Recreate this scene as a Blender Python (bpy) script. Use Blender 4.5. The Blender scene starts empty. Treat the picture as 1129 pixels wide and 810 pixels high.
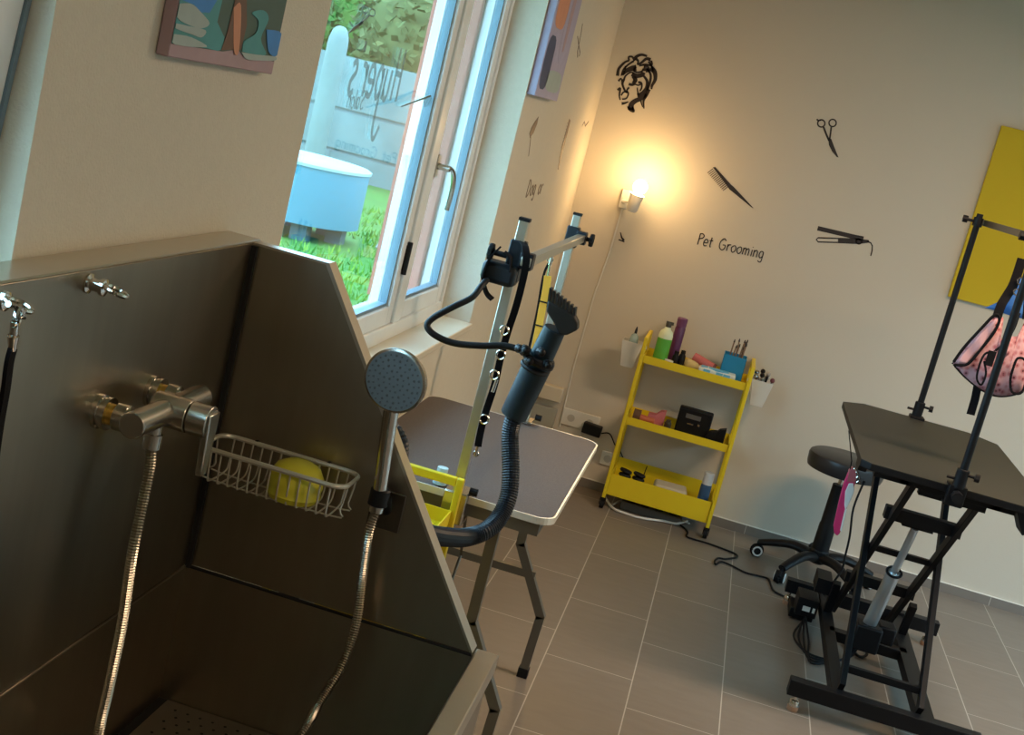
import bpy, bmesh, math, random
from mathutils import Vector, Matrix
random.seed(7)
S = bpy.context.scene
COL = S.collection
PI = math.pi
# ---------------------------------------------------------------- camera
FPX = 1475.2
CH = 1.78
R0 = Vector((0.95315485, 0.18324318, 0.24066112))      # camera right in world axes
R1 = Vector((0.26926019, -0.15148727, -0.95107863))    # camera down
R2 = Vector((-0.13782158, 0.97132566, -0.19373092))    # camera forward
cd = bpy.data.cameras.new('camera'); cam = bpy.data.objects.new('camera', cd); COL.objects.link(cam)
cam.matrix_world = Matrix(((R0.x, -R1.x, -R2.x, 0), (R0.y, -R1.y, -R2.y, 0), (R0.z, -R1.z, -R2.z, CH), (0, 0, 0, 1)))
cd.sensor_width = 36; cd.lens = 36 * FPX / 1129; cd.clip_start = 0.05; cd.clip_end = 200
S.camera = cam
# ---------------------------------------------------------------- world, light, exposure
W = bpy.data.worlds.new('sky'); S.world = W; W.use_nodes = True
bg = W.node_tree.nodes['Background']; bg.inputs[0].default_value = (0.42, 0.73, 1.0, 1); bg.inputs[1].default_value = 8.0
S.view_settings.view_transform = 'Standard'; S.view_settings.look = 'None'
S.view_settings.exposure = 0.32; S.view_settings.gamma = 1; S.view_settings.use_curve_mapping = False
def light(name, kind, loc, energy, color, size=None, rot=None, portal=False):
    l = bpy.data.lights.new(name, kind); l.energy = energy; l.color = color
    if kind == 'AREA':
        l.shape = 'RECTANGLE'; l.size, l.size_y = size
        if portal: l.cycles.is_portal = True
    elif size: l.shadow_soft_size = size
    o = bpy.data.objects.new(name, l); COL.objects.link(o); o.location = loc
    if rot: o.rotation_euler = rot
    return o
XW = -0.828; YB = 6.49; CEIL = 2.75; XR = 3.6; YF = -2.6
WIN_A = (2.407, 4.54, 0.965, 2.35)      # far window opening: y0, y1, z0, z1
WIN_B = (-0.55, 1.468, 0.965, 2.35)     # near window opening
WIN_C = (2.2, 6.3, 0.05, 2.55)         # unseen glazed door, added for daylight from the right
for w in (WIN_A, WIN_B):
    light('window_daylight_portal', 'AREA', (XW-.24, (w[0]+w[1])/2, (w[2]+w[3])/2), 1, (1, 1, 1), (w[3]-w[2], w[1]-w[0]), (0, -PI/2, 0), True)
light('added_door_portal', 'AREA', (XR+.10, (WIN_C[0]+WIN_C[1])/2, (WIN_C[2]+WIN_C[3])/2), 1, (1, 1, 1), (WIN_C[3]-WIN_C[2], WIN_C[1]-WIN_C[0]), (0, PI/2, 0), True)  # guides sky light through the added right-hand door
light('ceiling_lamp_light', 'AREA', (1.5, 4.0, CEIL-.08), 50, (1.0, .72, .48), (1.2, .25), (0, 0, 0))
light('ceiling_lamp_light_rear', 'AREA', (1.4, .4, CEIL-.08), 20, (1.0, .72, .50), (1.2, .25), (0, 0, 0))  # unseen lamp assumed behind the viewer

# ---------------------------------------------------------------- helpers
def ray(u, v):
    return R0*((u-564.5)/FPX) + R1*((v-405)/FPX) + R2
def PY(u, v, y): d = ray(u, v); t = y/d.y; return Vector((d.x*t, y, CH+d.z*t))
def PX(u, v, x): d = ray(u, v); t = x/d.x; return Vector((x, d.y*t, CH+d.z*t))
def PZ(u, v, z): d = ray(u, v); t = (z-CH)/d.z; return Vector((d.x*t, d.y*t, z))
V = Vector

def nodes(m):
    m.use_nodes = True; nt = m.node_tree; return nt, nt.nodes['Principled BSDF']
MATS = {}
def mat(name, col, rough=.5, metal=0, noise=0, nscale=20, bump=0, bscale=60, emit=None, estr=0, spec=None, trans=0, stretch=None, alpha=1, coat=0):
    if name in MATS: return MATS[name]
    m = bpy.data.materials.new(name); nt, p = nodes(m)
    p.inputs['Base Color'].default_value = (*col, 1); p.inputs['Roughness'].default_value = rough; p.inputs['Metallic'].default_value = metal
    if spec is not None: p.inputs['Specular IOR Level'].default_value = spec
    if trans: p.inputs['Transmission Weight'].default_value = trans
    if coat: p.inputs['Coat Weight'].default_value = coat
    if alpha < 1: p.inputs['Alpha'].default_value = alpha
    tc = nt.nodes.new('ShaderNodeTexCoord'); vec = tc.outputs['Object']
    if stretch:
        mp = nt.nodes.new('ShaderNodeMapping'); mp.inputs['Scale'].default_value = stretch
        nt.links.new(vec, mp.inputs[0]); vec = mp.outputs[0]
    nz = nt.nodes.new('ShaderNodeTexNoise'); nz.inputs['Scale'].default_value = nscale; nz.inputs['Detail'].default_value = 5
    nt.links.new(vec, nz.inputs['Vector'])
    mx = nt.nodes.new('ShaderNodeMixRGB'); k = noise if noise else .04
    mx.inputs[1].default_value = (*[c*(1-k) for c in col], 1); mx.inputs[2].default_value = (*[min(1, c*(1+k)) for c in col], 1)
    nt.links.new(nz.outputs[0], mx.inputs[0]); nt.links.new(mx.outputs[0], p.inputs['Base Color'])
    if bump:
        n2 = nt.nodes.new('ShaderNodeTexNoise'); n2.inputs['Scale'].default_value = bscale; n2.inputs['Detail'].default_value = 3
        nt.links.new(vec, n2.inputs['Vector'])
        b = nt.nodes.new('ShaderNodeBump'); b.inputs['Strength'].default_value = bump; b.inputs['Distance'].default_value = .004
        nt.links.new(n2.outputs[0], b.inputs['Height']); nt.links.new(b.outputs[0], p.inputs['Normal'])
    if emit: p.inputs['Emission Color'].default_value = (*emit, 1); p.inputs['Emission Strength'].default_value = estr
    MATS[name] = m; return m

wall_m = mat('painted_plaster', (.60, .545, .45), .75, noise=.03, nscale=3, bump=.10, bscale=90)
wallL_m = mat('textured_plaster', (.60, .545, .44), .85, noise=.05, nscale=60, bump=.35, bscale=220)
ceil_m = mat('ceiling_paint', (.62, .58, .5), .9)
steel = mat('brushed_steel', (.37, .315, .24), .33, 1, noise=.10, nscale=6, stretch=(6, 6, .7), bump=.14, bscale=3)
steel_edge = mat('folded_steel_edge', (.62, .56, .47), .3, 1, noise=.05)
chrome = mat('chrome', (.62, .58, .52), .14, 1)
chrome_soft = mat('satin_chrome', (.52, .48, .42), .25, 1)
brass = mat('brass', (.75, .45, .10), .3, 1)
black = mat('black_plastic', (.006, .006, .007), .5, spec=.25)
blackm = mat('black_powder_coat', (.005, .005, .006), .5, spec=.22)
rubber = mat('black_rubber', (.008, .008, .009), .65, spec=.25)
navy = mat('dark_ribbed_plastic', (.009, .014, .021), .42, spec=.35)
seal = mat('black_silicone', (.006, .006, .006), .7)
alu = mat('aluminium_profile', (.55, .54, .47), .36, 1)
alu2 = mat('grey_steel_leg', (.20, .195, .175), .42, .7)
white = mat('white_plastic', (.72, .70, .64), .4)
whitem = mat('white_window_frame', (.74, .76, .76), .35)
bluem = mat('window_frame_seal', (.16, .24, .30), .5)
yellow = mat('yellow_powder_coat', (.74, .56, .012), .42, noise=.03)
yel2 = mat('yellow_canvas', (.58, .42, .010), .8, noise=.05, nscale=4)
web = mat('black_webbing', (.006, .005, .006), .85, spec=.15, bump=.2, bscale=300)
skinny = mat('decal_vinyl', (.018, .012, .012), .5)
decalf = mat('faded_decal_vinyl', (.12, .075, .055), .6)
pinkm = mat('pink_patterned_cloth', (.62, .22, .24), .9)
bluecl = mat('blue_cloth', (.05, .19, .55), .9)

# ---- mesh builders (world coordinates, shifted to the parent's origin on link)
def B(): return bmesh.new()
def box(bm, c, s, M=None, mi=0):
    r = bmesh.ops.create_cube(bm, size=1)['verts']
    for v in r:
        p = V((v.co.x*s[0], v.co.y*s[1], v.co.z*s[2]))
        if M: p = M @ p
        v.co = p + V(c)
    if mi:
        for f in {f for v in r for f in v.link_faces}: f.material_index = mi
    return r
def box2(bm, a, b, mi=0):
    a = V(a); b = V(b); return box(bm, (a+b)/2, [abs(b[i]-a[i]) for i in range(3)], None, mi)
def frame_of(d, up=V((0, 0, 1))):
    d = d.normalized()
    if abs(d.dot(up)) > .98: up = V((0, 1, 0))
    x = d.cross(up).normalized(); y = x.cross(d).normalized()
    return x, y, d
def bar(bm, a, b, w, h, up=V((0, 0, 1)), mi=0):
    a = V(a); b = V(b); x, y, d = frame_of(b-a, up); L = (b-a).length
    M = Matrix((x, d, y)).transposed()
    return box(bm, (a+b)/2, (w, L, h), M, mi)
def cyl(bm, a, b, r, r2=None, n=20, mi=0, caps=True):
    a = V(a); b = V(b); x, y, d = frame_of(b-a); r2 = r if r2 is None else r2
    A = [bm.verts.new(a+x*math.cos(2*PI*i/n)*r+y*math.sin(2*PI*i/n)*r) for i in range(n)]
    Bv = [bm.verts.new(b+x*math.cos(2*PI*i/n)*r2+y*math.sin(2*PI*i/n)*r2) for i in range(n)]
    fs = [bm.faces.new((A[i], A[(i+1) % n], Bv[(i+1) % n], Bv[i])) for i in range(n)]
    if caps: fs += [bm.faces.new(A[::-1]), bm.faces.new(Bv)]
    for f in fs: f.material_index = mi
def smooth_pts(P, k=8):
    P = [V(p) for p in P]; out = []
    for i in range(len(P)-1):
        p0 = P[max(i-1, 0)]; p1 = P[i]; p2 = P[i+1]; p3 = P[min(i+2, len(P)-1)]
        for j in range(k):
            t = j/k
            out.append(.5*((2*p1)+(p2-p0)*t+(2*p0-5*p1+4*p2-p3)*t*t+(3*p1-p0-3*p2+p3)*t**3))
    out.append(P[-1]); return out
def tube(bm, P, r, n=10, closed=False, rf=None, flat=None, mi=0):
    P = [V(p) for p in P]; N = len(P); rings = []; px = None
    for i in range(N):
        if closed: d = P[(i+1) % N]-P[i-1]
        else: d = P[min(i+1, N-1)]-P[max(i-1, 0)]
        if d.length < 1e-9: d = V((0, 0, 1))
        d.normalize()
        if px is None: x, y, _ = frame_of(d)
        else:
            x = px - d*px.dot(d)
            if x.length < 1e-6: x, _, _ = frame_of(d)
            x.normalize(); y = d.cross(x)
        px = x; rr = rf(i/(N-1))*r if rf else r; fl = flat if flat else 1
        rings.append([bm.verts.new(P[i]+x*math.cos(2*PI*k/n)*rr+y*math.sin(2*PI*k/n)*rr*fl) for k in range(n)])
    for i in range(N if closed else N-1):
        a = rings[i]; b = rings[(i+1) % N]
        for k in range(n):
            f = bm.faces.new((a[k], a[(k+1) % n], b[(k+1) % n], b[k])); f.material_index = mi
    if not closed: bm.faces.new(rings[0][::-1]).material_index = mi; bm.faces.new(rings[-1]).material_index = mi
def ribbon(bm, P, w, t, wdir, mi=0):
    P = [V(p) for p in P]; wd = V(wdir).normalized(); R = []
    for i in range(len(P)):
        d = (P[min(i+1, len(P)-1)]-P[max(i-1, 0)]).normalized(); x = (wd-d*wd.dot(d)).normalized(); n = d.cross(x)
        R.append([bm.verts.new(P[i]+x*a*w/2+n*b*t/2) for a, b in ((-1, -1), (1, -1), (1, 1), (-1, 1))])
    for i in range(len(R)-1):
        for k in range(4): bm.faces.new((R[i][k], R[i][(k+1) % 4], R[i+1][(k+1) % 4], R[i+1][k])).material_index = mi
    bm.faces.new(R[0][::-1]).material_index = mi; bm.faces.new(R[-1]).material_index = mi
def lathe(bm, prof, o=(0, 0, 0), n=28, axis=V((0, 0, 1)), mi=0, cap=True):
    o = V(o); x, y, d = frame_of(V(axis)); rings = []
    for r, z in prof: rings.append([bm.verts.new(o+d*z+x*math.cos(2*PI*i/n)*r+y*math.sin(2*PI*i/n)*r) for i in range(n)])
    for a, b in zip(rings, rings[1:]):
        for k in range(n): bm.faces.new((a[k], a[(k+1) % n], b[(k+1) % n], b[k])).material_index = mi
    if cap: bm.faces.new(rings[0][::-1]).material_index = mi; bm.faces.new(rings[-1]).material_index = mi
def ball(bm, c, r, s=(1, 1, 1), mi=0, n=16):
    vs = bmesh.ops.create_uvsphere(bm, u_segments=n, v_segments=max(6, n//2+2), radius=1)['verts']
    for v in vs: v.co = V(c)+V((v.co.x*r*s[0], v.co.y*r*s[1], v.co.z*r*s[2]))
    for f in {f for v in vs for f in v.link_faces}: f.material_index = mi
def prism(bm, poly, dirv, mi=0):
    """polygon (3-D points) pushed along dirv"""
    a = [bm.verts.new(V(p)) for p in poly]; b = [bm.verts.new(V(p)+V(dirv)) for p in poly]; n = len(a)
    bm.faces.new(a).material_index = mi; bm.faces.new(b[::-1]).material_index = mi
    for i in range(n): bm.faces.new((a[i], b[i], b[(i+1) % n], a[(i+1) % n])).material_index = mi
def torus(bm, c, R, r, axis, n=24, m=8, a0=0, a1=2*PI, mi=0):
    x, y, d = frame_of(V(axis)); full = abs(a1-a0-2*PI) < 1e-6; k = n if full else n+1
    pts = [V(c)+x*math.cos(a0+(a1-a0)*i/n)*R+y*math.sin(a0+(a1-a0)*i/n)*R for i in range(k)]
    tube(bm, pts, r, m, closed=full, mi=mi)

def origin(p):
    o = V((0, 0, 0))
    while p: o = o+V(p.location); p = p.parent
    return o
def obj(name, bm, m, parent=None, bev=0, smooth=True, label=None, seg=2):
    o0 = origin(parent)
    bmesh.ops.recalc_face_normals(bm, faces=bm.faces)
    if o0.length: bmesh.ops.translate(bm, verts=bm.verts, vec=-o0)
    me = bpy.data.meshes.new(name); bm.to_mesh(me); bm.free()
    for x in (m if isinstance(m, (list, tuple)) else [m]): me.materials.append(x)
    o = bpy.data.objects.new(name, me); COL.objects.link(o)
    if parent: o.parent = parent
    if smooth:
        for p in me.polygons: p.use_smooth = True
        me.set_sharp_from_angle(angle=math.radians(35))
    if bev:
        b = o.modifiers.new('bevel', 'BEVEL'); b.width = bev; b.segments = seg; b.limit_method = 'ANGLE'
    if label: o['label'] = label
    return o
def pieces(name, bm, m, parent, **k):
    """one object per connected piece"""
    bm.verts.ensure_lookup_table(); bm.verts.index_update(); seen = set(); out = []
    for v in bm.verts:
        if v.index in seen: continue
        st = [v]; comp = set([v.index])
        while st:
            q = st.pop()
            for e in q.link_edges:
                w = e.other_vert(q)
                if w.index not in comp: comp.add(w.index); st.append(w)
        seen |= comp; out.append(comp)
    res = []
    for comp in out:
        b2 = B(); mp = {i: b2.verts.new(bm.verts[i].co) for i in sorted(comp)}
        for f in bm.faces:
            if f.verts[0].index in comp: b2.faces.new([mp[w.index] for w in f.verts]).material_index = f.material_index
        res.append(obj(name, b2, m, parent, **k))
    bm.free(); return res
def recentre(o):
    """put a one-mesh thing's origin at its base"""
    me = o.data; zs = [v.co.z for v in me.vertices]; xs = [v.co.x for v in me.vertices]; ys = [v.co.y for v in me.vertices]
    c = V(((min(xs)+max(xs))/2, (min(ys)+max(ys))/2, min(zs))); me.transform(Matrix.Translation(-c)); o.location = V(o.location)+c
def tag(o, label, cat, group=None):
    o['label'] = label; o['category'] = cat
    if group: o['group'] = group
    return o
def one(name, bm, m, label, cat, group=None, **k):
    o = obj(name, bm, m, None, **k); recentre(o); return tag(o, label, cat, group)
def thing(name, loc, label, cat, group=None):
    o = bpy.data.objects.new(name, None); o.empty_display_size = .05; COL.objects.link(o); o.location = loc
    return tag(o, label, cat, group)
def struct(name, bm, m, **k):
    o = obj(name, bm, m, None, **k); o['kind'] = 'structure'; return o
def copy_tree(o, parent=None):
    c = o.copy(); COL.objects.link(c)
    if parent: c.parent = parent
    for ch in list(o.children): copy_tree(ch, c)
    return c

# ================================================================ ROOM
fm = bpy.data.materials.new('grey_floor_tiles'); nt, p = nodes(fm)
N = nt.nodes; L = nt.links
def mth(op, a, b=None):
    n = N.new('ShaderNodeMath'); n.operation = op
    for i, x in enumerate((a, b)):
        if x is None: continue
        if isinstance(x, (int, float)): n.inputs[i].default_value = x
        else: L.new(x, n.inputs[i])
    return n.outputs[0]
tc = N.new('ShaderNodeTexCoord'); sp = N.new('ShaderNodeSeparateXYZ'); L.new(tc.outputs['Object'], sp.inputs[0])
u = mth('DIVIDE', mth('SUBTRACT', sp.outputs[0], .049), .306); cu = mth('FLOOR', u); fu = mth('SUBTRACT', u, cu)
w_ = mth('DIVIDE', mth('ADD', mth('SUBTRACT', sp.outputs[1], .47+6), mth('MULTIPLY', cu, .23)), .60); cw = mth('FLOOR', w_); fw = mth('SUBTRACT', w_, cw)
eu = mth('MINIMUM', fu, mth('SUBTRACT', 1.0, fu)); ew = mth('MINIMUM', fw, mth('SUBTRACT', 1.0, fw))
g = mth('MAXIMUM', mth('LESS_THAN', eu, .0062), mth('LESS_THAN', ew, .0032))
comb = N.new('ShaderNodeCombineXYZ'); L.new(cu, comb.inputs[0]); L.new(cw, comb.inputs[1])
wn = N.new('ShaderNodeTexWhiteNoise'); L.new(comb.outputs[0], wn.inputs[0])
nz = N.new('ShaderNodeTexNoise'); nz.inputs['Scale'].default_value = 9; nz.inputs['Detail'].default_value = 8
mpv = N.new('ShaderNodeMapping'); mpv.inputs['Scale'].default_value = (1, 3, 1); L.new(tc.outputs['Object'], mpv.inputs[0]); L.new(mpv.outputs[0], nz.inputs['Vector'])
val = mth('ADD', mth('MULTIPLY', nz.outputs[0], .45), mth('MULTIPLY', wn.outputs[0], .22))
mx = N.new('ShaderNodeMixRGB'); mx.inputs[1].default_value = (.175, .142, .112, 1); mx.inputs[2].default_value = (.29, .24, .195, 1); L.new(val, mx.inputs[0])
m2 = N.new('ShaderNodeMixRGB'); m2.inputs[2].default_value = (.50, .45, .38, 1); L.new(g, m2.inputs[0]); L.new(mx.outputs[0], m2.inputs[1])
L.new(m2.outputs[0], p.inputs['Base Color']); p.inputs['Roughness'].default_value = .42
bp = N.new('ShaderNodeBump'); bp.inputs['Strength'].default_value = .25; bp.inputs['Distance'].default_value = .002; L.new(mth('SUBTRACT', nz.outputs[0], g), bp.inputs['Height']); L.new(bp.outputs[0], p.inputs['Normal'])
bm = B(); box2(bm, (XW-.3, YF-.1, -.1), (XR+.1, YB+.1, 0)); struct('floor', bm, fm, smooth=False)
bm = B(); box2(bm, (XW-.3, YF-.1, CEIL), (XR+.1, YB+.1, CEIL+.1)); struct('ceiling', bm, ceil_m, smooth=False)
bm = B(); box2(bm, (XW-.3, YB, 0), (XR+.1, YB+.12, CEIL)); struct('wall_back', bm, wall_m, smooth=False)
bm = B(); box2(bm, (XR, YF, 0), (XR+.12, WIN_C[0], CEIL)); box2(bm, (XR, WIN_C[1], 0), (XR+.12, YB, CEIL)); box2(bm, (XR, WIN_C[0], WIN_C[3]), (XR+.12, WIN_C[1], CEIL)); box2(bm, (XR, WIN_C[0], 0), (XR+.12, WIN_C[1], WIN_C[2])); struct('wall_right', bm, wall_m, smooth=False)
bm = B(); box2(bm, (XW-.3, YF-.12, 0), (XR+.12, YF, CEIL)); struct('wall_front', bm, wall_m, smooth=False)
# left wall with two window openings
bm = B(); XO = XW-.375
z0, z1 = WIN_A[2], WIN_A[3]
box2(bm, (XO, YF, 0), (XW, YB, z0)); box2(bm, (XO, YF, z1), (XW, YB, CEIL))
box2(bm, (XO, YF, z0), (XW, WIN_B[0], z1)); box2(bm, (XO, WIN_B[1], z0), (XW, WIN_A[0], z1)); box2(bm, (XO, WIN_A[1], z0), (XW, YB, z1))
struct('wall_left', bm, wallL_m, smooth=False)
bbm = mat('tile_skirting', (.20, .175, .15), .45, noise=.12, nscale=12)
bm = B(); box2(bm, (XW, YB-.008, 0), (XR, YB, .045)); struct('baseboard_back', bm, bbm, smooth=False)
bm = B(); box2(bm, (XW, YF, 0), (XW+.008, YB-.008, .045)); struct('baseboard_left', bm, bbm, smooth=False)
bm = B()
for i in range(8): box2(bm, (1.60-.6*4+.6*i, YB-.0086, .0), (1.603-.6*4+.6*i, YB-.0078, .045))
struct('trim_1', bm, mat('grout', (.5, .46, .4), .8), smooth=False)
# thin pale bead above the skirting
bm = B(); box2(bm, (XW, YB-.009, .045), (XR, YB, .049)); struct('trim_2', bm, mat('skirting_bead', (.8, .76, .68), .5), smooth=False)

# ---------------- windows
gm = bpy.data.materials.new('window_glass'); nt, p = nodes(gm)
nt.nodes.remove(p); out = nt.nodes['Material Output']
tr = nt.nodes.new('ShaderNodeBsdfTransparent'); tr.inputs[0].default_value = (.93, .97, .96, 1)
gl = nt.nodes.new('ShaderNodeBsdfGlossy'); gl.inputs[0].default_value = (1, 1, 1, 1); gl.inputs[1].default_value = .01
fr = nt.nodes.new('ShaderNodeFresnel'); ge = nt.nodes.new('ShaderNodeNewGeometry'); io = nt.nodes.new('ShaderNodeMix'); io.inputs[2].default_value = 1.36; io.inputs[3].default_value = 1/1.36
nt.links.new(ge.outputs['Backfacing'], io.inputs[0]); nt.links.new(io.outputs[0], fr.inputs[0])
ms = nt.nodes.new('ShaderNodeMixShader'); nt.links.new(fr.outputs[0], ms.inputs[0]); nt.links.new(tr.outputs[0], ms.inputs[1]); nt.links.new(gl.outputs[0], ms.inputs[2]); nt.links.new(ms.outputs[0], out.inputs[0])
def rect_frame(bm, x0, x1, ya, yb, za, zb, w, mi=0):
    box2(bm, (x0, ya, za), (x1, ya+w, zb), mi); box2(bm, (x0, yb-w, za), (x1, yb, zb), mi)
    box2(bm, (x0, ya+w, za), (x1, yb-w, za+w), mi); box2(bm, (x0, ya+w, zb-w), (x1, yb-w, zb), mi)
def sash(parent, ya, yb, za, zb, dx=0):
    x1, x0 = XW-.120+dx, XW-.165+dx
    bm = B(); rect_frame(bm, x0, x1, ya, yb, za, zb, .06); s = obj('sash', bm, whitem, parent, bev=.004)
    bm = B(); rect_frame(bm, x0+.008, x1-.010, ya+.06, yb-.06, za+.06, zb-.06, .010); obj('glazing_seal', bm, bluem, s, label='dark blue-grey glazing seal')
    bm = B(); rect_frame(bm, x0-.006, x1+.003, ya-.008, yb+.008, za-.008, zb+.008, .009); obj('sash_seal', bm, bluem, s)
    bm = B(); box2(bm, (x1-.024, ya+.065, za+.065), (x1-.020, yb-.065, zb-.065)); obj('pane', bm, gm, s, smooth=False)
    return s
def handle(parent, y, z):
    x = XW-.120; bm = B()
    box2(bm, (x-.002, y-.016, z-.035), (x+.012, y+.016, z+.035)); cyl(bm, (x+.01, y, z), (x+.05, y, z), .010)
    tube(bm, smooth_pts([(x+.045, y, z+.004), (x+.052, y+.02, z-.002), (x+.054, y+.05, z-.02), (x+.054, y+.075, z-.06), (x+.050, y+.085, z-.13)], 6), .009, 8, flat=.7)
    obj('window_handle', bm, chrome_soft, parent, bev=.002, label='silver lever handle')
def window(name, w, ym, dx=0):
    r = bpy.data.objects.new(name, None); COL.objects.link(r); r.location = (XW-.15, (w[0]+w[1])/2, w[2]); r['kind'] = 'structure'
    y0, y1, z0, z1 = w
    bm = B(); rect_frame(bm, XW-.20+dx, XW-.110+dx, y0, y1+.032, z0+.02, z1, .05); box2(bm, (XW-.20+dx, ym-.04, z0+.07), (XW-.110+dx, ym+.04, z1-.05))
    obj('frame', bm, whitem, r, bev=.004)
    for ya, yb in ((y0+.04, ym-.028), (ym+.028, y1-.010)): sash(r, ya, yb, z0+.065, z1-.055, dx)
    bm = B(); box2(bm, (XW-.23, y0, z0-.0), (XW+.012, y1, z0+.022)); obj('window_sill', bm, mat('cream_sill', (.66, .60, .48), .35), r, bev=.004)
    return r
YM = 3.93
wa = window('window_1', WIN_A, YM)
handle(wa, YM+.06, PX(484, 182, XW-.12).z)
bm = B(); x = XW-.12; q = PX(432, 288, x)
box2(bm, (x, YM-.052, q.z-.04), (x+.012, YM-.035, q.z+.04)); cyl(bm, (x+.008, YM-.045, q.z-.05), (x+.008, YM-.045, q.z+.05), .008)
obj('hinge', bm, black, wa, bev=.001, label='small dark hinge on the middle post')
wb = window('window_2', WIN_B, .5)
# its leaves are tilted inwards
pv = V((XW-.12, 0, WIN_B[2]+.065))-V(wb.location)
TM = Matrix.Translation(pv+V((.042, 0, 0))) @ Matrix.Rotation(.064, 4, 'Y') @ Matrix.Translation(-pv)
for ch in wb.children:
    if ch.name.startswith('sash'):
        for o_ in [ch]+list(ch.children): o_.data.transform(TM)
r = bpy.data.objects.new('added_door', None); COL.objects.link(r); r.location = (XR+.06, (WIN_C[0]+WIN_C[1])/2, 0); r['kind'] = 'structure'  # unseen door, added to let daylight in from the right
bm = B(); rect_frame(bm, XR+.03, XR+.09, WIN_C[0], WIN_C[1], WIN_C[2], WIN_C[3], .07); ymid = (WIN_C[0]+WIN_C[1])/2; box2(bm, (XR+.03, ymid-.05, WIN_C[2]+.07), (XR+.09, ymid+.05, WIN_C[3]-.07)); obj('added_door_frame', bm, whitem, r, bev=.004)
for a, b in ((WIN_C[0]+.07, ymid-.05), (ymid+.05, WIN_C[1]-.07)):
    bm = B(); box2(bm, (XR+.058, a, WIN_C[2]+.07), (XR+.062, b, WIN_C[3]-.07)); obj('pane', bm, gm, r, smooth=False)
bm = B(); box2(bm, (XR+.12, -20, -.3), (24, 30, -.12)); struct('added_pavement', bm, mat('added_pavement', (.16, .155, .15), .9), smooth=False)  # unseen paving, added outside the added door
bm = B(); box2(bm, (10.5, -16, -.12), (14, 26, 5.0)); struct('added_sky_blocker', bm, mat('brown_blocker', (.20, .13, .08), .9, noise=.1, nscale=2), smooth=False)  # unseen building, added to keep low sky off the upper back wall
# ---------------- outside
bm = B(); box2(bm, (-14, -8, -.3), (XO-.02, 32, -.02)); 
gr = mat('lawn_ground', (.055, .16, .018), .95, noise=.45, nscale=2.5, bump=.8, bscale=14)
struct('lawn', bm, gr, smooth=False)
bm = B()
rnd = random.Random(3)
for i in range(2600):
    y = rnd.uniform(7.5, 17.5); x = -y*rnd.uniform(.235, .36)
    if (x+4.25)**2+(y-12.6)**2 < .55 or y > 16.2: continue
    h = rnd.uniform(.03, .11); a = rnd.uniform(0, PI); dx, dy = math.cos(a)*.012, math.sin(a)*.012; lx, ly = rnd.uniform(-.05, .05), rnd.uniform(-.05, .05)
    f = bm.faces.new([bm.verts.new(q) for q in ((x-dx, y-dy, -.025), (x+dx, y+dy, -.025), (x+lx, y+ly, -.02+h))]); f.material_index = rnd.choice((0, 0, 1))
o = obj('grass_tufts', bm, [mat('grass_blade', (.085, .24, .02), .8), mat('grass_blade_yellow', (.20, .34, .03), .8)], None, smooth=False); o['kind'] = 'stuff'; tag(o, 'bright green grass tufts on the lawn outside the window', 'grass')
bm = B(); prism(bm, [(-3.5, 13.0, -.015), (-2.9, 13.0, -.015), (-3.6, 20, -.015), (-4.7, 20, -.015)], (0, 0, .01)); struct('path', bm, mat('pale_gravel', (.20, .22, .21), .9, noise=.5, nscale=12, bump=.6, bscale=20), smooth=False)
# retaining wall with grooves
YC = 19.5
bm = B(); zt = 1.74
for a, b in ((-.02, .33), (.38, .93), (.99, zt)): box2(bm, (-12, YC, a), (2, YC+.4, b))
box2(bm, (-12, YC+.04, -.02), (2, YC+.4, zt-.02))
for i in range(12): box2(bm, (-12+1.15*i, YC-.005, -.02), (-11.97+1.15*i, YC+.05, .33), 1)
struct('garden_wall', bm, [mat('concrete_blocks', (.15, .20, .20), .85, noise=.35, nscale=3, bump=.5, bscale=12), mat('dark_joint', (.10, .13, .13), .9)], smooth=False)
# tank
t = thing('water_tank', (-4.25, 12.6, -.02), 'pale blue round water tank on the lawn outside the window', 'tank')
bm = B(); lathe(bm, [(.60, .16), (.635, .165), (.635, .715), (.60, .73)], t.location, 56); obj('tank_wall', bm, mat('pale_blue_tank', (.06, .20, .27), .5, noise=.10, nscale=2, stretch=(1, 1, .2)), t)
bm = B(); lathe(bm, [(.65, .71), (.65, .735), (.62, .75), (.2, .765), (.01, .765)], t.location, 56); obj('tank_lid', bm, mat('white_tank_lid', (.28, .38, .42), .5), t, label='white rounded tank lid')
bm = B()
for k in range(6):
    a = k*PI/3; box(bm, V(t.location)+V((math.cos(a)*.45, math.sin(a)*.45, .08)), (.16, .16, .165))
pieces('tank_support', bm, mat('dark_support', (.06, .11, .13), .8), t, label='dark support blocks')
# rounded stone post
bm = B(); q = PY(367, 90, 16.5); lathe(bm, [(.13, -.02), (.13, 1.84), (.125, 1.92), (.10, 2.02), (.06, 2.07), (.02, 2.085)], (q.x-.04, 16.5, 0), 24)
one('stone_post', bm, mat('pale_stone', (.16, .21, .20), .85, noise=.2, nscale=5), 'pale round-topped stone post in front of the garden wall', 'post')
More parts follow.
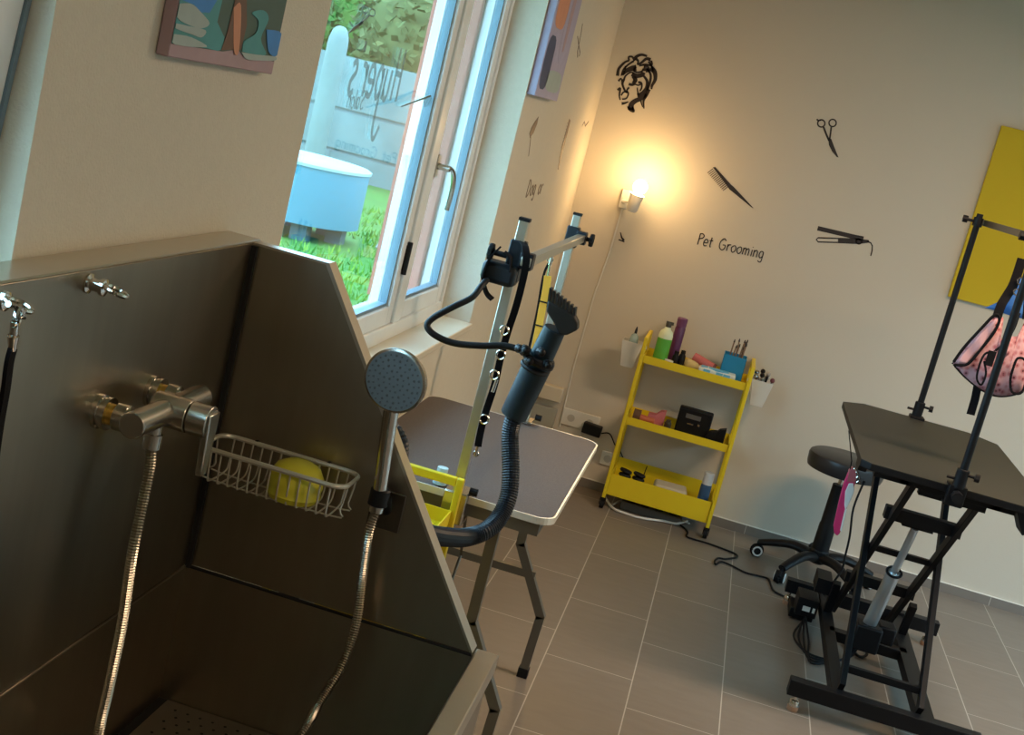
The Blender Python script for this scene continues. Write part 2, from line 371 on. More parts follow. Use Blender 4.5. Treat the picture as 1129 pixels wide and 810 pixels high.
# hedge
def bush(c, r, s, m, label):
    bm = B(); cyl(bm, (c[0], c[1], -.02), c, .12, n=10); rn = random.Random(int(c[0]*7+99))
    for i in range(1500):
        a = rn.uniform(0, 2*PI); e = math.asin(rn.uniform(-.6, 1)); k = r*rn.uniform(.75, 1.05)
        p0 = V(c)+V((math.cos(a)*math.cos(e)*k*s[0], math.sin(a)*math.cos(e)*k*s[1], math.sin(e)*k*s[2]))
        d1 = V((rn.uniform(-1, 1), rn.uniform(-1, 1), rn.uniform(-1, 1))).normalized()*.10; d2 = V((rn.uniform(-1, 1), rn.uniform(-1, 1), rn.uniform(-1, 1))).normalized()*.07
        bm.faces.new([bm.verts.new(x) for x in (p0-d1, p0+d2, p0+d1, p0-d2)])
    ball(bm, c, r*.85, s, n=20)
    return one('bush', bm, m, label, 'bush', 'bushes above the garden wall')
leaf = mat('bush_leaves', (.07, .17, .02), .8, noise=.5, nscale=3); leaf2 = mat('olive_bush_leaves', (.10, .13, .035), .8, noise=.5, nscale=3)
bush((-8.6, 22.0, 2.2), 1.45, (.85, .8, 1.1), leaf, 'bright green leafy bush above the garden wall, at the left of the pane')
bush((-6.0, 22.2, 2.1), 1.45, (.8, .8, 1.1), leaf2, 'olive green bush above the garden wall, at the middle of the pane')
bush((-8.2, 25.6, 2.2), 1.6, (1.2, .7, 1.2), leaf, 'darker leafy bush behind the gap between the two left bushes')
bush((-3.5, 22.4, 2.1), 1.45, (.8, .8, 1.1), leaf2, 'dull olive bush above the garden wall, nearest the open red shutter')
# faded red shutter folded back into the outer reveal
ys = WIN_A[1]-.045; xa, xb = -1.200, XW-.205; za, zb = WIN_A[2]+.03, WIN_A[3]-.005
t = thing('window_shutter', ((xa+xb)/2, ys, za), 'faded red wooden shutter folded back in the reveal behind the right-hand pane', 'shutter')
redw = mat('faded_red_wood', (.46, .14, .10), .6, noise=.15, nscale=6, stretch=(4, 4, .4))
bm = B(); box2(bm, (xa, ys, za), (xa+.04, ys+.04, zb)); box2(bm, (xb-.04, ys, za), (xb, ys+.04, zb))
for c, d in ((za, za+.07), (1.60, 1.67), (zb-.07, zb)): box2(bm, (xa+.04, ys, c), (xb-.04, ys+.04, d))
obj('shutter_frame', bm, redw, t, bev=.003)
bm = B(); w = (xb-xa-.08)/2
for k in range(2): box2(bm, (xa+.04+w*k+.002, ys+.01, za+.07), (xa+.04+w*(k+1)-.002, ys+.03, zb-.07))
obj('shutter_boards', bm, redw, t, bev=.003)

# ================================================================ DECALS (thin vinyl, 1 mm)
def on_back(pts, off=.0015): return [PY(u, v, YB-off) for u, v in pts]
def on_left(pts, off=.0015): return [PX(u, v, XW+off) for u, v in pts]
def stroke(bm, P, w, n_out, mi=0, taper=None):
    """flat stroke of width w along 3-D points lying on a plane with normal n_out"""
    n = V(n_out); L_ = []
    for i in range(len(P)):
        d = (P[min(i+1, len(P)-1)]-P[max(i-1, 0)]); d.normalize(); s = n.cross(d); ww = w*(taper[0]+(taper[1]-taper[0])*i/(len(P)-1)) if taper else w
        L_.append((P[i]+s*ww/2, P[i]-s*ww/2))
    T = [(bm.verts.new(a), bm.verts.new(b), bm.verts.new(a-n*.001), bm.verts.new(b-n*.001)) for a, b in L_]
    for a, b in zip(T, T[1:]):
        for q in ((a[0], a[1], b[1], b[0]), (a[2], b[2], b[3], a[3]), (a[0], b[0], b[2], a[2]), (a[1], a[3], b[3], b[1])): bm.faces.new(q).material_index = mi
NB = (0, -1, 0); NL = (1, 0, 0)
def ring2(c, rx, ry, n=20, a0=0, a1=2*PI, rot=0):
    o = []
    for i in range(n+1):
        a = a0+(a1-a0)*i/n; x = math.cos(a)*rx; y = math.sin(a)*ry
        o.append((c[0]+x*math.cos(rot)-y*math.sin(rot), c[1]+x*math.sin(rot)+y*math.cos(rot)))
    return o
px = YB/FPX   # metres per pixel near the back wall
# scissors on back wall
bm = B()
for c in ((905.5, 136), (918, 135.5)): stroke(bm, on_back(ring2(c, 4.0, 4.0)), 1.5*px, NB)
stroke(bm, on_back([(900.5, 131.2), (902, 133), (905, 132.3)]), 1.8*px, NB)
stroke(bm, on_back([(908, 140), (911, 148), (914, 155)]), 2.0*px, NB); stroke(bm, on_back([(916.5, 140), (915.5, 148), (914.5, 155)]), 1.8*px, NB)
prism(bm, on_back([(913, 152), (916.5, 153), (919.5, 161), (924.5, 173.5), (922.5, 173), (917.5, 167), (914, 160)]), V(NB)*-.001)
one('scissors_decal', bm, skinny, 'black scissors decal high on the pale back wall', 'wall decal', smooth=False)
# comb on back wall
bm = B()
prism(bm, on_back([(786, 184.5), (788.5, 184), (806, 203.5), (809, 206), (831, 229.5), (828, 228), (804, 208.5), (802.5, 206)]), V(NB)*-.001)
for k in range(13):
    a = (786+k*1.42, 186+k*1.62); stroke(bm, on_back([a, (a[0]-6.0, a[1]+4.6)]), .75*px, NB)
one('comb_decal', bm, skinny, 'black tail comb decal on the back wall above the lettering', 'wall decal', smooth=False)
# hair straightener
bm = B()
stroke(bm, on_back([(901.5, 251.5), (905, 252.3), (925, 257), (944, 261.5), (952, 263)]), 4.8*px, NB)
prism(bm, on_back([(924, 262), (944, 262.8), (958, 264.5), (958, 267.5), (946, 269), (924, 268)]), V(NB)*-.001)
stroke(bm, on_back([(924, 262.7), (902, 262), (900, 264), (902, 266.6), (924, 267.2)]), 1.4*px, NB)
stroke(bm, on_back(ring2((947, 266), 3.0, 3.0)), 1.2*px, (0, -1, 0))
stroke(bm, on_back([(956, 266), (960, 267.5), (961.8, 271), (961.5, 276), (960, 282)]), 1.3*px, NB)
one('straightener_decal', bm, skinny, 'black hair straightener decal on the back wall left of the yellow canvas', 'wall decal', smooth=False)
# lettering
def letters(bm, text, org, adv, up, sc, w, n, off):
    """monoline letters; org 3-D start, adv/up unit vectors, sc = x-height unit"""
    F = {
     'P': (.62, [[(0, 0), (0, 1.5)], [(0, 1.45), (.35, 1.5), (.55, 1.25), (.4, .95), (0, .8)]]),
     'e': (.62, [[(.05, .45), (.5, .5), (.45, .85), (.2, .9), (.02, .5), (.15, .05), (.5, .12)]]),
     't': (.5, [[(.22, 1.3), (.2, .2), (.35, .02)], [(0, .85), (.45, .9)]]),
     'G': (.95, [[(.75, 1.25), (.45, 1.5), (.08, 1.0), (.1, .3), (.45, 0), (.75, .2), (.78, .65), (.45, .65)]]),
     'r': (.5, [[(.05, 0), (.05, .9)], [(.05, .55), (.2, .85), (.45, .88)]]),
     'o': (.68, [[(.3, .9), (.03, .6), (.1, .15), (.35, 0), (.58, .35), (.5, .8), (.3, .9)]]),
     'm': (.95, [[(.05, 0), (.05, .9)], [(.05, .6), (.25, .9), (.4, .7), (.4, 0)], [(.4, .6), (.62, .9), (.78, .7), (.78, 0)]]),
     'i': (.3, [[(.1, 0), (.1, .85)], [(.1, 1.15), (.11, 1.25)]]),
     'n': (.65, [[(.05, 0), (.05, .9)], [(.05, .6), (.28, .9), (.48, .7), (.5, 0)]]),
     'g': (.68, [[(.5, .85), (.2, .9), (.04, .5), (.2, .05), (.5, .3), (.5, .85), (.5, -.3), (.3, -.5), (.05, -.35)]]),
     'D': (.9, [[(.1, 1.5), (.05, 0), (.5, .15), (.7, .8), (.4, 1.4), (0, 1.45)]]),
     'H': (.85, [[(.05, 0), (.15, 1.6)], [(.1, .8), (.6, .85)], [(.6, 0), (.65, 1.6)]]),
     'u': (.65, [[(.05, .9), (.08, .2), (.28, 0), (.5, .3), (.5, .9)], [(.5, .3), (.55, 0)]]),
     'p': (.65, [[(.05, .9), (.0, -.8), (-.3, -1.2), (-.6, -.8)], [(.05, .6), (.3, .95), (.52, .5), (.3, .02), (.05, .2)]]),
     's': (.5, [[(.42, .8), (.2, .92), (.08, .65), (.38, .35), (.3, .02), (.02, .1)]]),
     'S': (.9, [[(.7, 1.3), (.4, 1.5), (.15, 1.1), (.6, .55), (.5, .05), (.05, .15)]]),
     "'": (.25, [[(.12, 1.5), (.08, 1.2)]]), 'a': (.62, [[(.5, .85), (.15, .9), (.04, .4), (.25, .02), (.48, .4), (.5, .9), (.55, 0)]]),
     'l': (.3, [[(.12, 1.5), (.12, 0)]]), ' ': (.7, [])}
    x = 0; org = V(org)
    for c in text:
        wd, ss = F[c]
        for s in ss:
            pts = [org+adv*((x+a)*sc)+up*(b*sc) for a, b in s]
            if len(pts) > 2: pts = smooth_pts(pts, 5)
            stroke(bm, pts, w, n)
        x += wd*1.12
bm = B(); o0 = PY(769, 269.5, YB-.0015)
e1 = PY(842, 285.5, YB-.0015); wtot = (e1-o0).length; adv = (e1-o0).normalized()
units = sum((.62, .62, .5, .7, .95, .5, .68, .68, .95, .3, .65, .68))*1.12
letters(bm, 'Pet Grooming', o0, adv, V((0, 0, 1)), wtot/units, 1.15*px, NB, 0)
one('wall_lettering', bm, skinny, 'dark handwritten Pet Grooming lettering on the back wall', 'wall lettering', smooth=False)
# dog head decal
bm = B()
def dg(pts, w, tp=None):
    P = on_back([(670+x*60/608, 50+y*80/810) for x, y in pts]); stroke(bm, smooth_pts(P, 5), w*px*1.4, NB, taper=tp)
for pts, w, tp in (
  ([(110, 340), (125, 260), (190, 190), (240, 170)], 2.6, (1, .5)), ([(150, 340), (175, 270), (230, 215), (290, 175)], 1.6, (.6, 1)),
  ([(240, 170), (235, 130), (275, 130), (300, 175)], 1.5, None), ([(300, 150), (330, 120), (380, 105), (440, 120)], 2.0, (1.3, .8)),
  ([(310, 145), (340, 175), (330, 215)], 2.2, (1, .5)), ([(330, 215), (380, 190), (430, 150), (480, 160)], 2.2, (.6, 1.2)),
  ([(350, 225), (420, 215), (490, 220), (485, 170)], 1.6, None), ([(160, 330), (200, 290), (260, 260), (320, 250)], 3.4, (.6, 1.4)),
  ([(180, 390), (200, 340), (260, 300), (310, 320)], 1.6, (1, .5)), ([(270, 320), (320, 340), (380, 330), (400, 300)], 3.4, (1, 1)),
  ([(400, 250), (440, 260), (450, 300)], 5.2, (1, .6)), ([(480, 250), (525, 300), (530, 380), (495, 450), (490, 490)], 4.2, (1, .3)),
  ([(440, 260), (480, 330), (470, 420), (440, 500)], 2.0, (.8, 1)), ([(400, 340), (440, 400), (430, 480), (380, 540), (330, 560)], 3.4, (.5, 1)),
  ([(280, 375), (300, 365), (312, 385), (300, 405), (280, 398)], 3.0, None), ([(235, 430), (270, 440), (300, 430)], 2.0, None), ([(300, 430), (340, 445), (370, 430)], 1.2, None),
  ([(340, 410), (375, 420), (380, 470), (360, 510)], 1.8, (1, .6)), ([(330, 470), (335, 520), (350, 560)], 1.0, None),
  ([(180, 380), (165, 430), (190, 500), (215, 530)], 2.2, (1, .5)), ([(240, 470), (215, 500), (225, 530)], 1.4, None),
  ([(120, 400), (150, 370), (160, 430)], 1.6, (1, .4)), ([(110, 500), (140, 480), (130, 560), (140, 610)], 1.8, (1, .6)),
  ([(150, 560), (180, 520), (230, 530), (210, 590), (160, 600)], 1.2, None), ([(155, 650), (190, 645), (230, 630)], 2.0, (1.2, .4)),
  ([(430, 540), (380, 590), (310, 620), (265, 660), (260, 720)], 4.2, (.6, 1.1)), ([(230, 680), (245, 715), (290, 735), (270, 690)], 2.0, None),
  ([(460, 490), (430, 560), (400, 620), (405, 705)], 3.2, (1, .3)), ([(370, 610), (375, 640), (390, 690)], 1.6, (1, .3)), ([(200, 230), (190, 290), (170, 330)], 1.4, (1, .5)),
  ([(320, 240), (290, 280), (330, 300), (380, 290), (400, 260)], 1.3, None), ([(455, 180), (490, 230), (510, 290)], 1.4, None)): dg(pts, w, tp)
one('dog_head_decal', bm, skinny, 'black long-haired dog head decal on the back wall above the lamp', 'wall decal', smooth=False)
# decals on the window wall
wd = 5.0/FPX
bm = B(); prism(bm, on_left([(594, 128.5), (592.5, 136), (588.5, 146), (584.5, 152), (584, 147), (586.5, 140), (590, 134)]), (-.001, 0, 0)); stroke(bm, on_left([(585.5, 150), (584.5, 160), (583, 172)]), 1.0*wd, NL)
one('straightener_decal', bm, decalf, 'brown pointed tool decal on the window wall nearest the window', 'wall decal', smooth=False)
bm = B(); prism(bm, on_left([(628, 131), (629.2, 133), (622, 162), (616, 187), (615, 187), (619.5, 162)]), (-.001, 0, 0))
for k in range(9): stroke(bm, on_left([(627-k*.85, 136+k*3.4), (625.6-k*.85, 135.5+k*3.4)]), .5*wd, NL)
one('comb_decal', bm, decalf, 'thin brown comb decal low on the window wall', 'wall decal', smooth=False)
bm = B(); stroke(bm, on_left([(642.5, 26), (641, 36), (638.6, 48)]), 1.2*wd, NL); stroke(bm, on_left([(637, 40), (638, 48), (639.8, 58), (638.8, 62)]), 1.3*wd, NL); stroke(bm, on_left([(638.6, 48), (637, 56), (637, 63)]), 1.2*wd, NL)
one('scissors_decal', bm, decalf, 'narrow scissors decal on the window wall right of the tall canvas', 'wall decal', smooth=False)
bm = B(); a0 = PX(580, 216, XW+.0015); a1 = PX(600, 214, XW+.0015); ad = V((0, 1, 0))
letters(bm, 'Dog or', a0, ad*1.9, V((0, 0, 1)), .042, .007, NL, 0)
one('wall_lettering', bm, decalf, 'small handwritten lettering on the window wall below the tool decals', 'wall lettering', smooth=False)
bm = B(); stroke(bm, on_left([(642, 139), (644.5, 134), (645.5, 139), (649, 134)]), 1.6*wd, NL)
one('small_mark_decal', bm, decalf, 'tiny dark squiggle decal on the window wall beside the corner', 'wall decal', smooth=False)
bm = B(); stroke(bm, on_back([(684, 256), (685.5, 262), (688, 265)]), 2.2*px, NB, taper=(.5, 1.2)); stroke(bm, on_back([(682, 264), (688.5, 266.5)]), 1.5*px, NB)
one('small_mark_decal', bm, skinny, 'small dark pointed decal on the back wall under the lamp', 'wall decal', smooth=False)
# stickers on the window pane
XG = XW-.135
def on_glass(pts): return [PX(u, v, XG) for u, v in pts]
wg = 3.3/FPX
stm = mat('grey_window_vinyl', (.16, .20, .17), .7)
stm2 = mat('frosted_window_vinyl', (.22, .27, .25), .7, alpha=.42)
bm = B(); 
for c in ((403, 10.5), (410.5, 14)): stroke(bm, on_glass(ring2(c, 3.4, 4.0)), 1.3*wg, NL)
stroke(bm, on_glass([(403, 15), (400, 22), (396, 27)]), 1.6*wg, NL); stroke(bm, on_glass([(407.5, 17), (401, 23), (396, 28)]), 1.6*wg, NL)
prism(bm, on_glass([(399, 23), (401.5, 25.5), (393, 32), (383, 37.5), (390, 30)]), (-.001, 0, 0))
one('scissors_sticker', bm, stm, 'dark scissors sticker on the window glass', 'window sticker', smooth=False)
bm = B(); prism(bm, on_glass([(442, 117), (475, 104.5), (475.5, 106.5), (443, 118)]), (-.001, 0, 0))
for k in range(7): stroke(bm, on_glass([(474.5-k*.3-k*1.0, 105+k*.6), (477.0-k*1.35, 113+k*.8)]), .7*wg, NL)
o = one('comb_sticker', bm, stm, 'dark tail comb sticker lying across the window glass and post', 'window sticker', smooth=False)
bm = B(); a1 = PX(430, 100, XG); 
letters(bm, "Huper's", PX(437, 112, XG), V((0, -1.15, 0)), V((0, 0, 1)), .085, .015, NL, 0)
letters(bm, 'Salon', PX(400, 121, XG), V((0, -1.3, 0)), V((0, 0, 1)), .030, .005, NL, 0)
one('window_lettering', bm, stm2, 'grey mirrored handwritten lettering on the window glass', 'window lettering', smooth=False)

# ================================================================ WALL ART
def cm(n, c): return mat(n, c, .7, noise=.12, nscale=25)
cv = [cm('canvas_teal', (.06, .27, .28)), cm('canvas_blue', (.04, .22, .55)), cm('canvas_brown', (.14, .075, .05)), cm('canvas_pink', (.38, .26, .28)), cm('canvas_pale', (.33, .40, .38)), cm('canvas_green', (.06, .11, .09)), cm('canvas_orange', (.55, .24, .14)), cm('canvas_lilac', (.36, .33, .46)), cm('canvas_navy', (.03, .05, .12))]
t = thing('wall_painting', (XW, 2.0, 1.70), 'canvas of teal rocks and brown trunks over a pink ground, above the steel tub', 'painting')
xf = XW+.020
def fp(u, v): return PX(u, v, xf)
pl = fp(185, 63); pr = fp(300, 82)
y0, y1, zb = pl.y, pr.y, (pl.z+pr.z)/2
bm = B(); box2(bm, (XW+.001, y0, zb), (xf, y1, zb+.62)); obj('canvas', bm, [cv[3]], t, bev=.002)
def patch(bm, pts, mi, lay, sm=True): # image pixels from the 1129x635 crop -> frame
    P = [PX(160+x*160/1129, y*90/635, xf+.0004*lay) for x, y in pts]
    for q in P: q.y = min(max(q.y, y0+.001), y1-.001); q.z = min(max(q.z, zb+.002), zb+.618)
    if sm and min(q[1] for q in pts) > -100: P = smooth_pts(P+[P[0]], 4)[:-1]
    for q in P: q.y = min(max(q.y, y0+.001), y1-.001); q.z = min(max(q.z, zb+.002), zb+.618); q.x = xf+.0004*lay
    P = [q for i, q in enumerate(P) if (q-P[i-1]).length > 1e-4]
    prism(bm, P, (.0003, 0, 0), mi)
bm = B()
T = -700
patch(bm, [(205, 340), (600, 400), (720, 385), (760, 430), (1000, 478), (1300, T), (120, T)], 5, 1)
patch(bm, [(190, 330), (330, 350), (480, 375), (560, 395), (600, 385), (615, 290), (560, 170), (600, 0), (600, T), (150, T)], 0, 2)
patch(bm, [(215, -20), (300, 5), (380, 35), (430, 95), (500, 100), (560, 0), (700, T), (250, T)], 1, 3)
patch(bm, [(240, 20), (360, 30), (430, 90), (500, 180), (440, 220), (330, 190), (240, 130)], 4, 4)
patch(bm, [(215, 175), (330, 200), (470, 235), (440, 290), (370, 270), (220, 215)], 4, 5)
patch(bm, [(205, 260), (360, 290), (480, 365), (230, 345)], 4, 4)
patch(bm, [(590, 390), (640, 250), (700, 0), (760, T), (880, T), (790, 0), (790, 200), (745, 385)], 2, 4)
patch(bm, [(690, 60), (745, 40), (730, 390), (690, 390)], 6, 5)
patch(bm, [(755, 400), (770, 320), (860, 260), (880, 160), (830, 100), (920, 80), (960, 150), (900, 300), (940, 420), (860, 430)], 0, 5)
patch(bm, [(945, 230), (1060, 260), (1030, 430), (960, 400)], 1, 5)
patch(bm, [(750, 405), (870, 425), (1010, 440), (1010, 470), (880, 470), (790, 460)], 4, 6)
obj('painted_image', bm, cv, t, smooth=False)
t = thing('wall_painting', (XW, 5.1, 1.78), 'tall canvas with blue, orange and lilac shapes between window and corner', 'painting')
q0 = PX(590, 104, XW+.03); q1 = PX(614, 112, XW+.03); ya, yb_, zb2 = q0.y, q1.y, q1.z
bm = B(); box2(bm, (XW+.001, ya, zb2), (XW+.03, yb_, zb2+.85)); obj('canvas', bm, [cv[7]], t, bev=.002)
bm = B()
def pat2(a, b, c, d, mi, lay): # a..b fraction along y, c..d fraction of height
    h = .85; w = yb_-ya; x = XW+.030+.0004*lay
    n = 14; P = []
    for i in range(n): 
        an = 2*PI*i/n; P.append(V((x, ya+w*((a+b)/2+(b-a)/2*math.copysign(abs(math.cos(an))**.6, math.cos(an))), zb2+h*((c+d)/2+(d-c)/2*math.copysign(abs(math.sin(an))**.6, math.sin(an))))))
    prism(bm, P, (.0003, 0, 0), mi)
pat2(.02, .35, .03, .25, 8, 1); pat2(.05, .5, .28, .45, 6, 1); pat2(.1, .45, .5, .75, 1, 1); pat2(.3, .95, .03, .12, 4, 1); pat2(.5, .95, .15, .6, 7, 1); pat2(.62, .75, .2, .95, 3, 2); pat2(.05, .5, .78, .98, 5, 1); pat2(.55, .98, .7, .98, 2, 1)
obj('painted_image', bm, cv, t, smooth=False)
bm = B(); a = PY(1104.5, 138, YB-.03); b = PY(1046, 327, YB-.03); xl = (a.x+b.x)/2
box2(bm, (xl, YB-.03, b.z), (xl+.9, YB-.001, a.z)); one('yellow_canvas', bm, yel2, 'large plain yellow canvas hanging on the back wall', 'painting', bev=.003)

# ================================================================ WALL LAMP
lp = PY(706, 206, YB-.13)
t = thing('wall_lamp', (lp.x-.03, YB, lp.z-.1), 'lit white spot wall lamp on the back wall near the corner', 'lamp')
mnt = PY(688, 222, YB-.01); hd = PY(699, 224, YB-.12)
bm = B(); box2(bm, (mnt.x-.02, YB-.02, mnt.z-.035), (mnt.x+.02, YB, mnt.z+.06)); obj('wall_mount', bm, white, t, bev=.004)
bm = B(); cyl(bm, (mnt.x, YB-.02, mnt.z), V((hd.x-.01, hd.y, hd.z)), .007); ball(bm, (mnt.x, YB-.02, mnt.z), .013); obj('lamp_arm', bm, white, t)
dd = (lp-hd); dd.normalize()
bm = B(); lathe(bm, [(.022, -.04), (.028, -.03), (.030, .02), (.036, .045)], hd, 24, dd); obj('lamp_socket', bm, white, t)
bm = B(); ball(bm, lp, .034, n=20); bo = obj('bulb', bm, mat('glowing_bulb', (1, .8, .5), .5, emit=(1, .72, .35), estr=30), t, label='glowing round bulb')
light('wall_lamp_light', 'POINT', tuple(lp+V((0.005, -.05, .035))), 4.6, (1.0, .60, .25), .04)
bm = B(); tube(bm, [(mnt.x, YB-.004, mnt.z-.03), PY(674, 272, YB-.004), PY(656, 322, YB-.004), PY(633, 402, YB-.004), PY(617, 470, YB-.004)], .004, 6); obj('cord', bm, white, t)
# sockets
def socket(u0, v0, w, h, label, holes=1):
    c = PY(u0, v0, YB); t = thing('wall_socket', (c.x, YB, c.z), label, 'socket')
    bm = B(); box2(bm, (c.x-w/2, YB-.012, c.z-h/2), (c.x+w/2, YB-.001, c.z+h/2)); obj('socket_plate', bm, white, t, bev=.003)
    bm = B()
    for k in range(holes):
        cx = c.x-w/2+w*(k+.5)/holes; cyl(bm, (cx, YB-.0135, c.z), (cx, YB-.011, c.z), .019, n=20)
    pieces('socket_insert', bm, mat('socket_inner', (.5, .48, .43), .5), t)
    return c
socket(640, 463, .19, .085, 'wide white wall socket near the corner holding the black adapter', 2)
socket(670, 505, .07, .07, 'small white wall socket low behind the yellow trolley')
c = PY(653, 473, YB-.03)
t = thing('power_adapter', (c.x, YB-.012, c.z), 'black power adapter plugged into the wide wall socket', 'adapter')
bm = B(); box(bm, (c.x, YB-.035, c.z), (.095, .045, .055), Matrix.Rotation(.05, 3, 'Y')); obj('adapter_body', bm, black, t, bev=.005)
bm = B(); tube(bm, smooth_pts([(c.x+.045, YB-.03, c.z-.01), PY(672, 478, YB-.03), PY(678, 490, YB-.02), PY(684, 498, YB-.012), PY(688, 512, YB-.012), PY(684, 535, YB-.012)], 6), .0035, 6); obj('cord', bm, black, t)
bm = B(); tube(bm, smooth_pts([PY(645, 466, YB-.016), PY(641, 470, YB-.02), PY(640, 480, YB-.012), PY(639, 486, YB-.008), PY(636, 510, YB-.008)], 6), .004, 6)
one('white_cable', bm, white, 'white cable hanging from the wide wall socket', 'cable')
c1 = PY(608, 433, YB); c2 = PY(601, 462, YB)
t = thing('junction_box', (c1.x, YB, c2.z), 'cream electrical box low on the back wall in the corner', 'electrical box')
bm = B(); box2(bm, (c1.x-.10, YB-.05, c1.z-.03), (c1.x+.06, YB-.001, c1.z+.045)); obj('box_cover', bm, mat('cream_plastic', (.62, .55, .42), .5), t, bev=.006)
bm = B(); box2(bm, (c2.x-.09, YB-.03, c2.z-.06), (c2.x+.05, YB-.001, c2.z+.07)); obj('box_body', bm, mat('grey_plastic', (.36, .35, .29), .5), t, bev=.004)

# ================================================================ TUB
XT, YT, ZR, ZTp = -.766, 2.10, .868, 1.445    # inner back plane, inner end plane, rim height, top of back panel
YN = .62                                      # near end of the tub
t = thing('grooming_tub', (-.53, 1.4, 0), 'stainless steel dog grooming tub with raised back and end panels', 'tub')
bm = B(); box2(bm, (XT-.0, YN, ZR+.004), (XT-.012, YT, ZTp)); obj('back_panel', bm, steel, t, bev=.001)
bm = B(); box2(bm, (XW+.003, YN, ZTp), (XT+.001, YT+.03, ZTp+.004)); box2(bm, (XW+.003, YN, .3), (XT-.013, YT+.03, ZTp)); obj('back_ledge', bm, steel_edge, t, bev=.002)
e2 = PY(362, 289, YT); fr_ = PY(520, 721, YT)
prof = [(XT-.0, ZR+.004), (XT, ZTp), (e2.x, ZTp), (fr_.x, ZR+.004)]
bm = B(); prism(bm, [(x, YT, z) for x, z in prof], (0, .004, 0)); obj('end_panel', bm, steel, t)
bm = B(); prism(bm, [(e2.x+.002, YT-.001, ZTp+.001), (fr_.x+.001, YT-.001, ZR+.004), (fr_.x-.004, YT-.001, ZR+.004), (e2.x-.003, YT-.001, ZTp-.003)], (0, .036, 0))
prism(bm, [(XT-.01, YT-.001, ZTp+.001), (e2.x+.002, YT-.001, ZTp+.001), (e2.x, YT-.001, ZTp-.003), (XT-.01, YT-.001, ZTp-.003)], (0, .030, 0))
prism(bm, [(XT, YT+.028, ZR), (XT, YT+.028, ZTp), (e2.x-.004, YT+.028, ZTp), (fr_.x-.004, YT+.028, ZR)], (0, .006, 0)); obj('panel_edge', bm, steel_edge, t)
# seams
bm = B(); box2(bm, (XT, YT-.009, ZR), (XT+.009, YT, ZTp-.004)); bar(bm, (XT+.003, YT-.002, ZR+.001), (fr_.x, YT-.002, ZR+.001), .004, .005); obj('silicone_joint', bm, seal, t, label='black silicone joint')
bm = B(); box2(bm, (XT, YN, ZR), (XT+.0025, YT-.005, ZR+.003)); obj('panel_lip', bm, steel_edge, t)
# rim (front and near end) and basin
ZB = .615; XF = -.243; XO2 = -.203
bm = B(); box2(bm, (XF, YN, ZR-.035), (XO2, YT+.036, ZR)); box2(bm, (XT, YN-.04, ZR-.035), (XO2, YN, ZR)); obj('rim', bm, steel_edge, t, bev=.003)
bm = B()
for a, b in (((XT-.004, YN, ZB-.01), (XT, YT, ZR)), ((XT, YT, ZB-.01), (XF, YT+.004, ZR)), ((XF, YN, ZB-.01), (XF+.004, YT, ZR-.004)), ((XT, YN-.004, ZB-.01), (XF, YN, ZR))): box2(bm, a, b)
obj('basin_wall', bm, steel, t)
# perforated floor plate with dark holes over a sump
bm = B(); box2(bm, (XT+.018, YN, ZB-.002), (XF, YT-.002, ZB+.002)); box2(bm, (XT, YN, ZB-.06), (XF, YT, ZB-.055), 1)
obj('perforated_floor', bm, [mat('perforated_plate', (.30, .27, .22), .42, .9, noise=.06), seal], t)
bm = B()
for i in range(60):
    for j in range(20):
        y = YT-.03-.023*i; x = XT+.045+.0235*j+(.0117 if i % 2 else 0)
        if x < XF-.02 and y > YN+.02 and y > 1.3: cyl(bm, (x, y, ZB+.0015), (x, y, ZB+.0026), .0028, n=8)
obj('drain_hole', bm, seal, t)['kind'] = 'stuff'
bm = B(); box2(bm, (XT, YN, ZB-.05), (XT+.018, YT, ZB-.0)); obj('gap_gasket', bm, seal, t)
bm = B(); box2(bm, (XO2-.012, YN-.03, .12), (XO2-.008, YT+.03, ZR-.035)); box2(bm, (XT, YT+.026, .12), (XO2-.012, YT+.03, ZR-.03)); obj('skirt_panel', bm, steel, t)
for lx in (XT+.05, XO2-.05):
    for ly in (YN+.05, YT-.05):
        bm = B(); box2(bm, (lx-.02, ly-.02, .02), (lx+.02, ly+.02, .13)); cyl(bm, (lx, ly, 0), (lx, ly, .03), .025); obj('leg', bm, steel, t)
# eye hooks on the back panel
def eye_hook(u, v, label):
    c = PX(u, v, XT); t = thing('eye_hook', (c.x, c.y, c.z), label, 'hook', 'eye hooks on the back panel of the tub')
    bm = B(); lathe(bm, [(.013, 0), (.013, .003), (.008, .005), (.008, .018), (.011, .019), (.011, .024), (.006, .026)], c, 20, V((1, 0, 0))); obj('hook_base', bm, chrome, t)
    bm = B(); torus(bm, c+V((.038, 0, 0)), .0145, .0035, V((.25, .1, 1)), 24, 8); obj('ring', bm, chrome, t); return c
eye_hook(97, 312, 'chrome ring hook alone on the steel back panel above the tap')
hk = eye_hook(-14, 326, 'chrome ring hook at the left edge of the steel panel, holding the black leash')
t = thing('leash', tuple(hk+V((.05, .01, -.1))), 'black leash clipped by a silver snap to the left ring hook', 'leash')
h1 = hk+V((.052, 0, .0)); P0 = PX(18, 345, h1.x); P1 = PX(14, 382, h1.x)
bm = B(); torus(bm, PX(19, 350, h1.x), .010, .003, V((1, .3, 0)), 20, 6); tube(bm, [PX(9, 335, h1.x), PX(22, 338, h1.x), PX(25, 346, h1.x)], .0035, 8); tube(bm, [PX(17, 352, h1.x), PX(27, 350.5, h1.x)], .0022, 6); cyl(bm, PX(16, 355, h1.x), PX(15, 372, h1.x), .0045); cyl(bm, PX(14.5, 370, h1.x), PX(13.5, 386, h1.x), .0065, .004)
pieces('snap_clip', bm, chrome, t, label='silver snap clip')
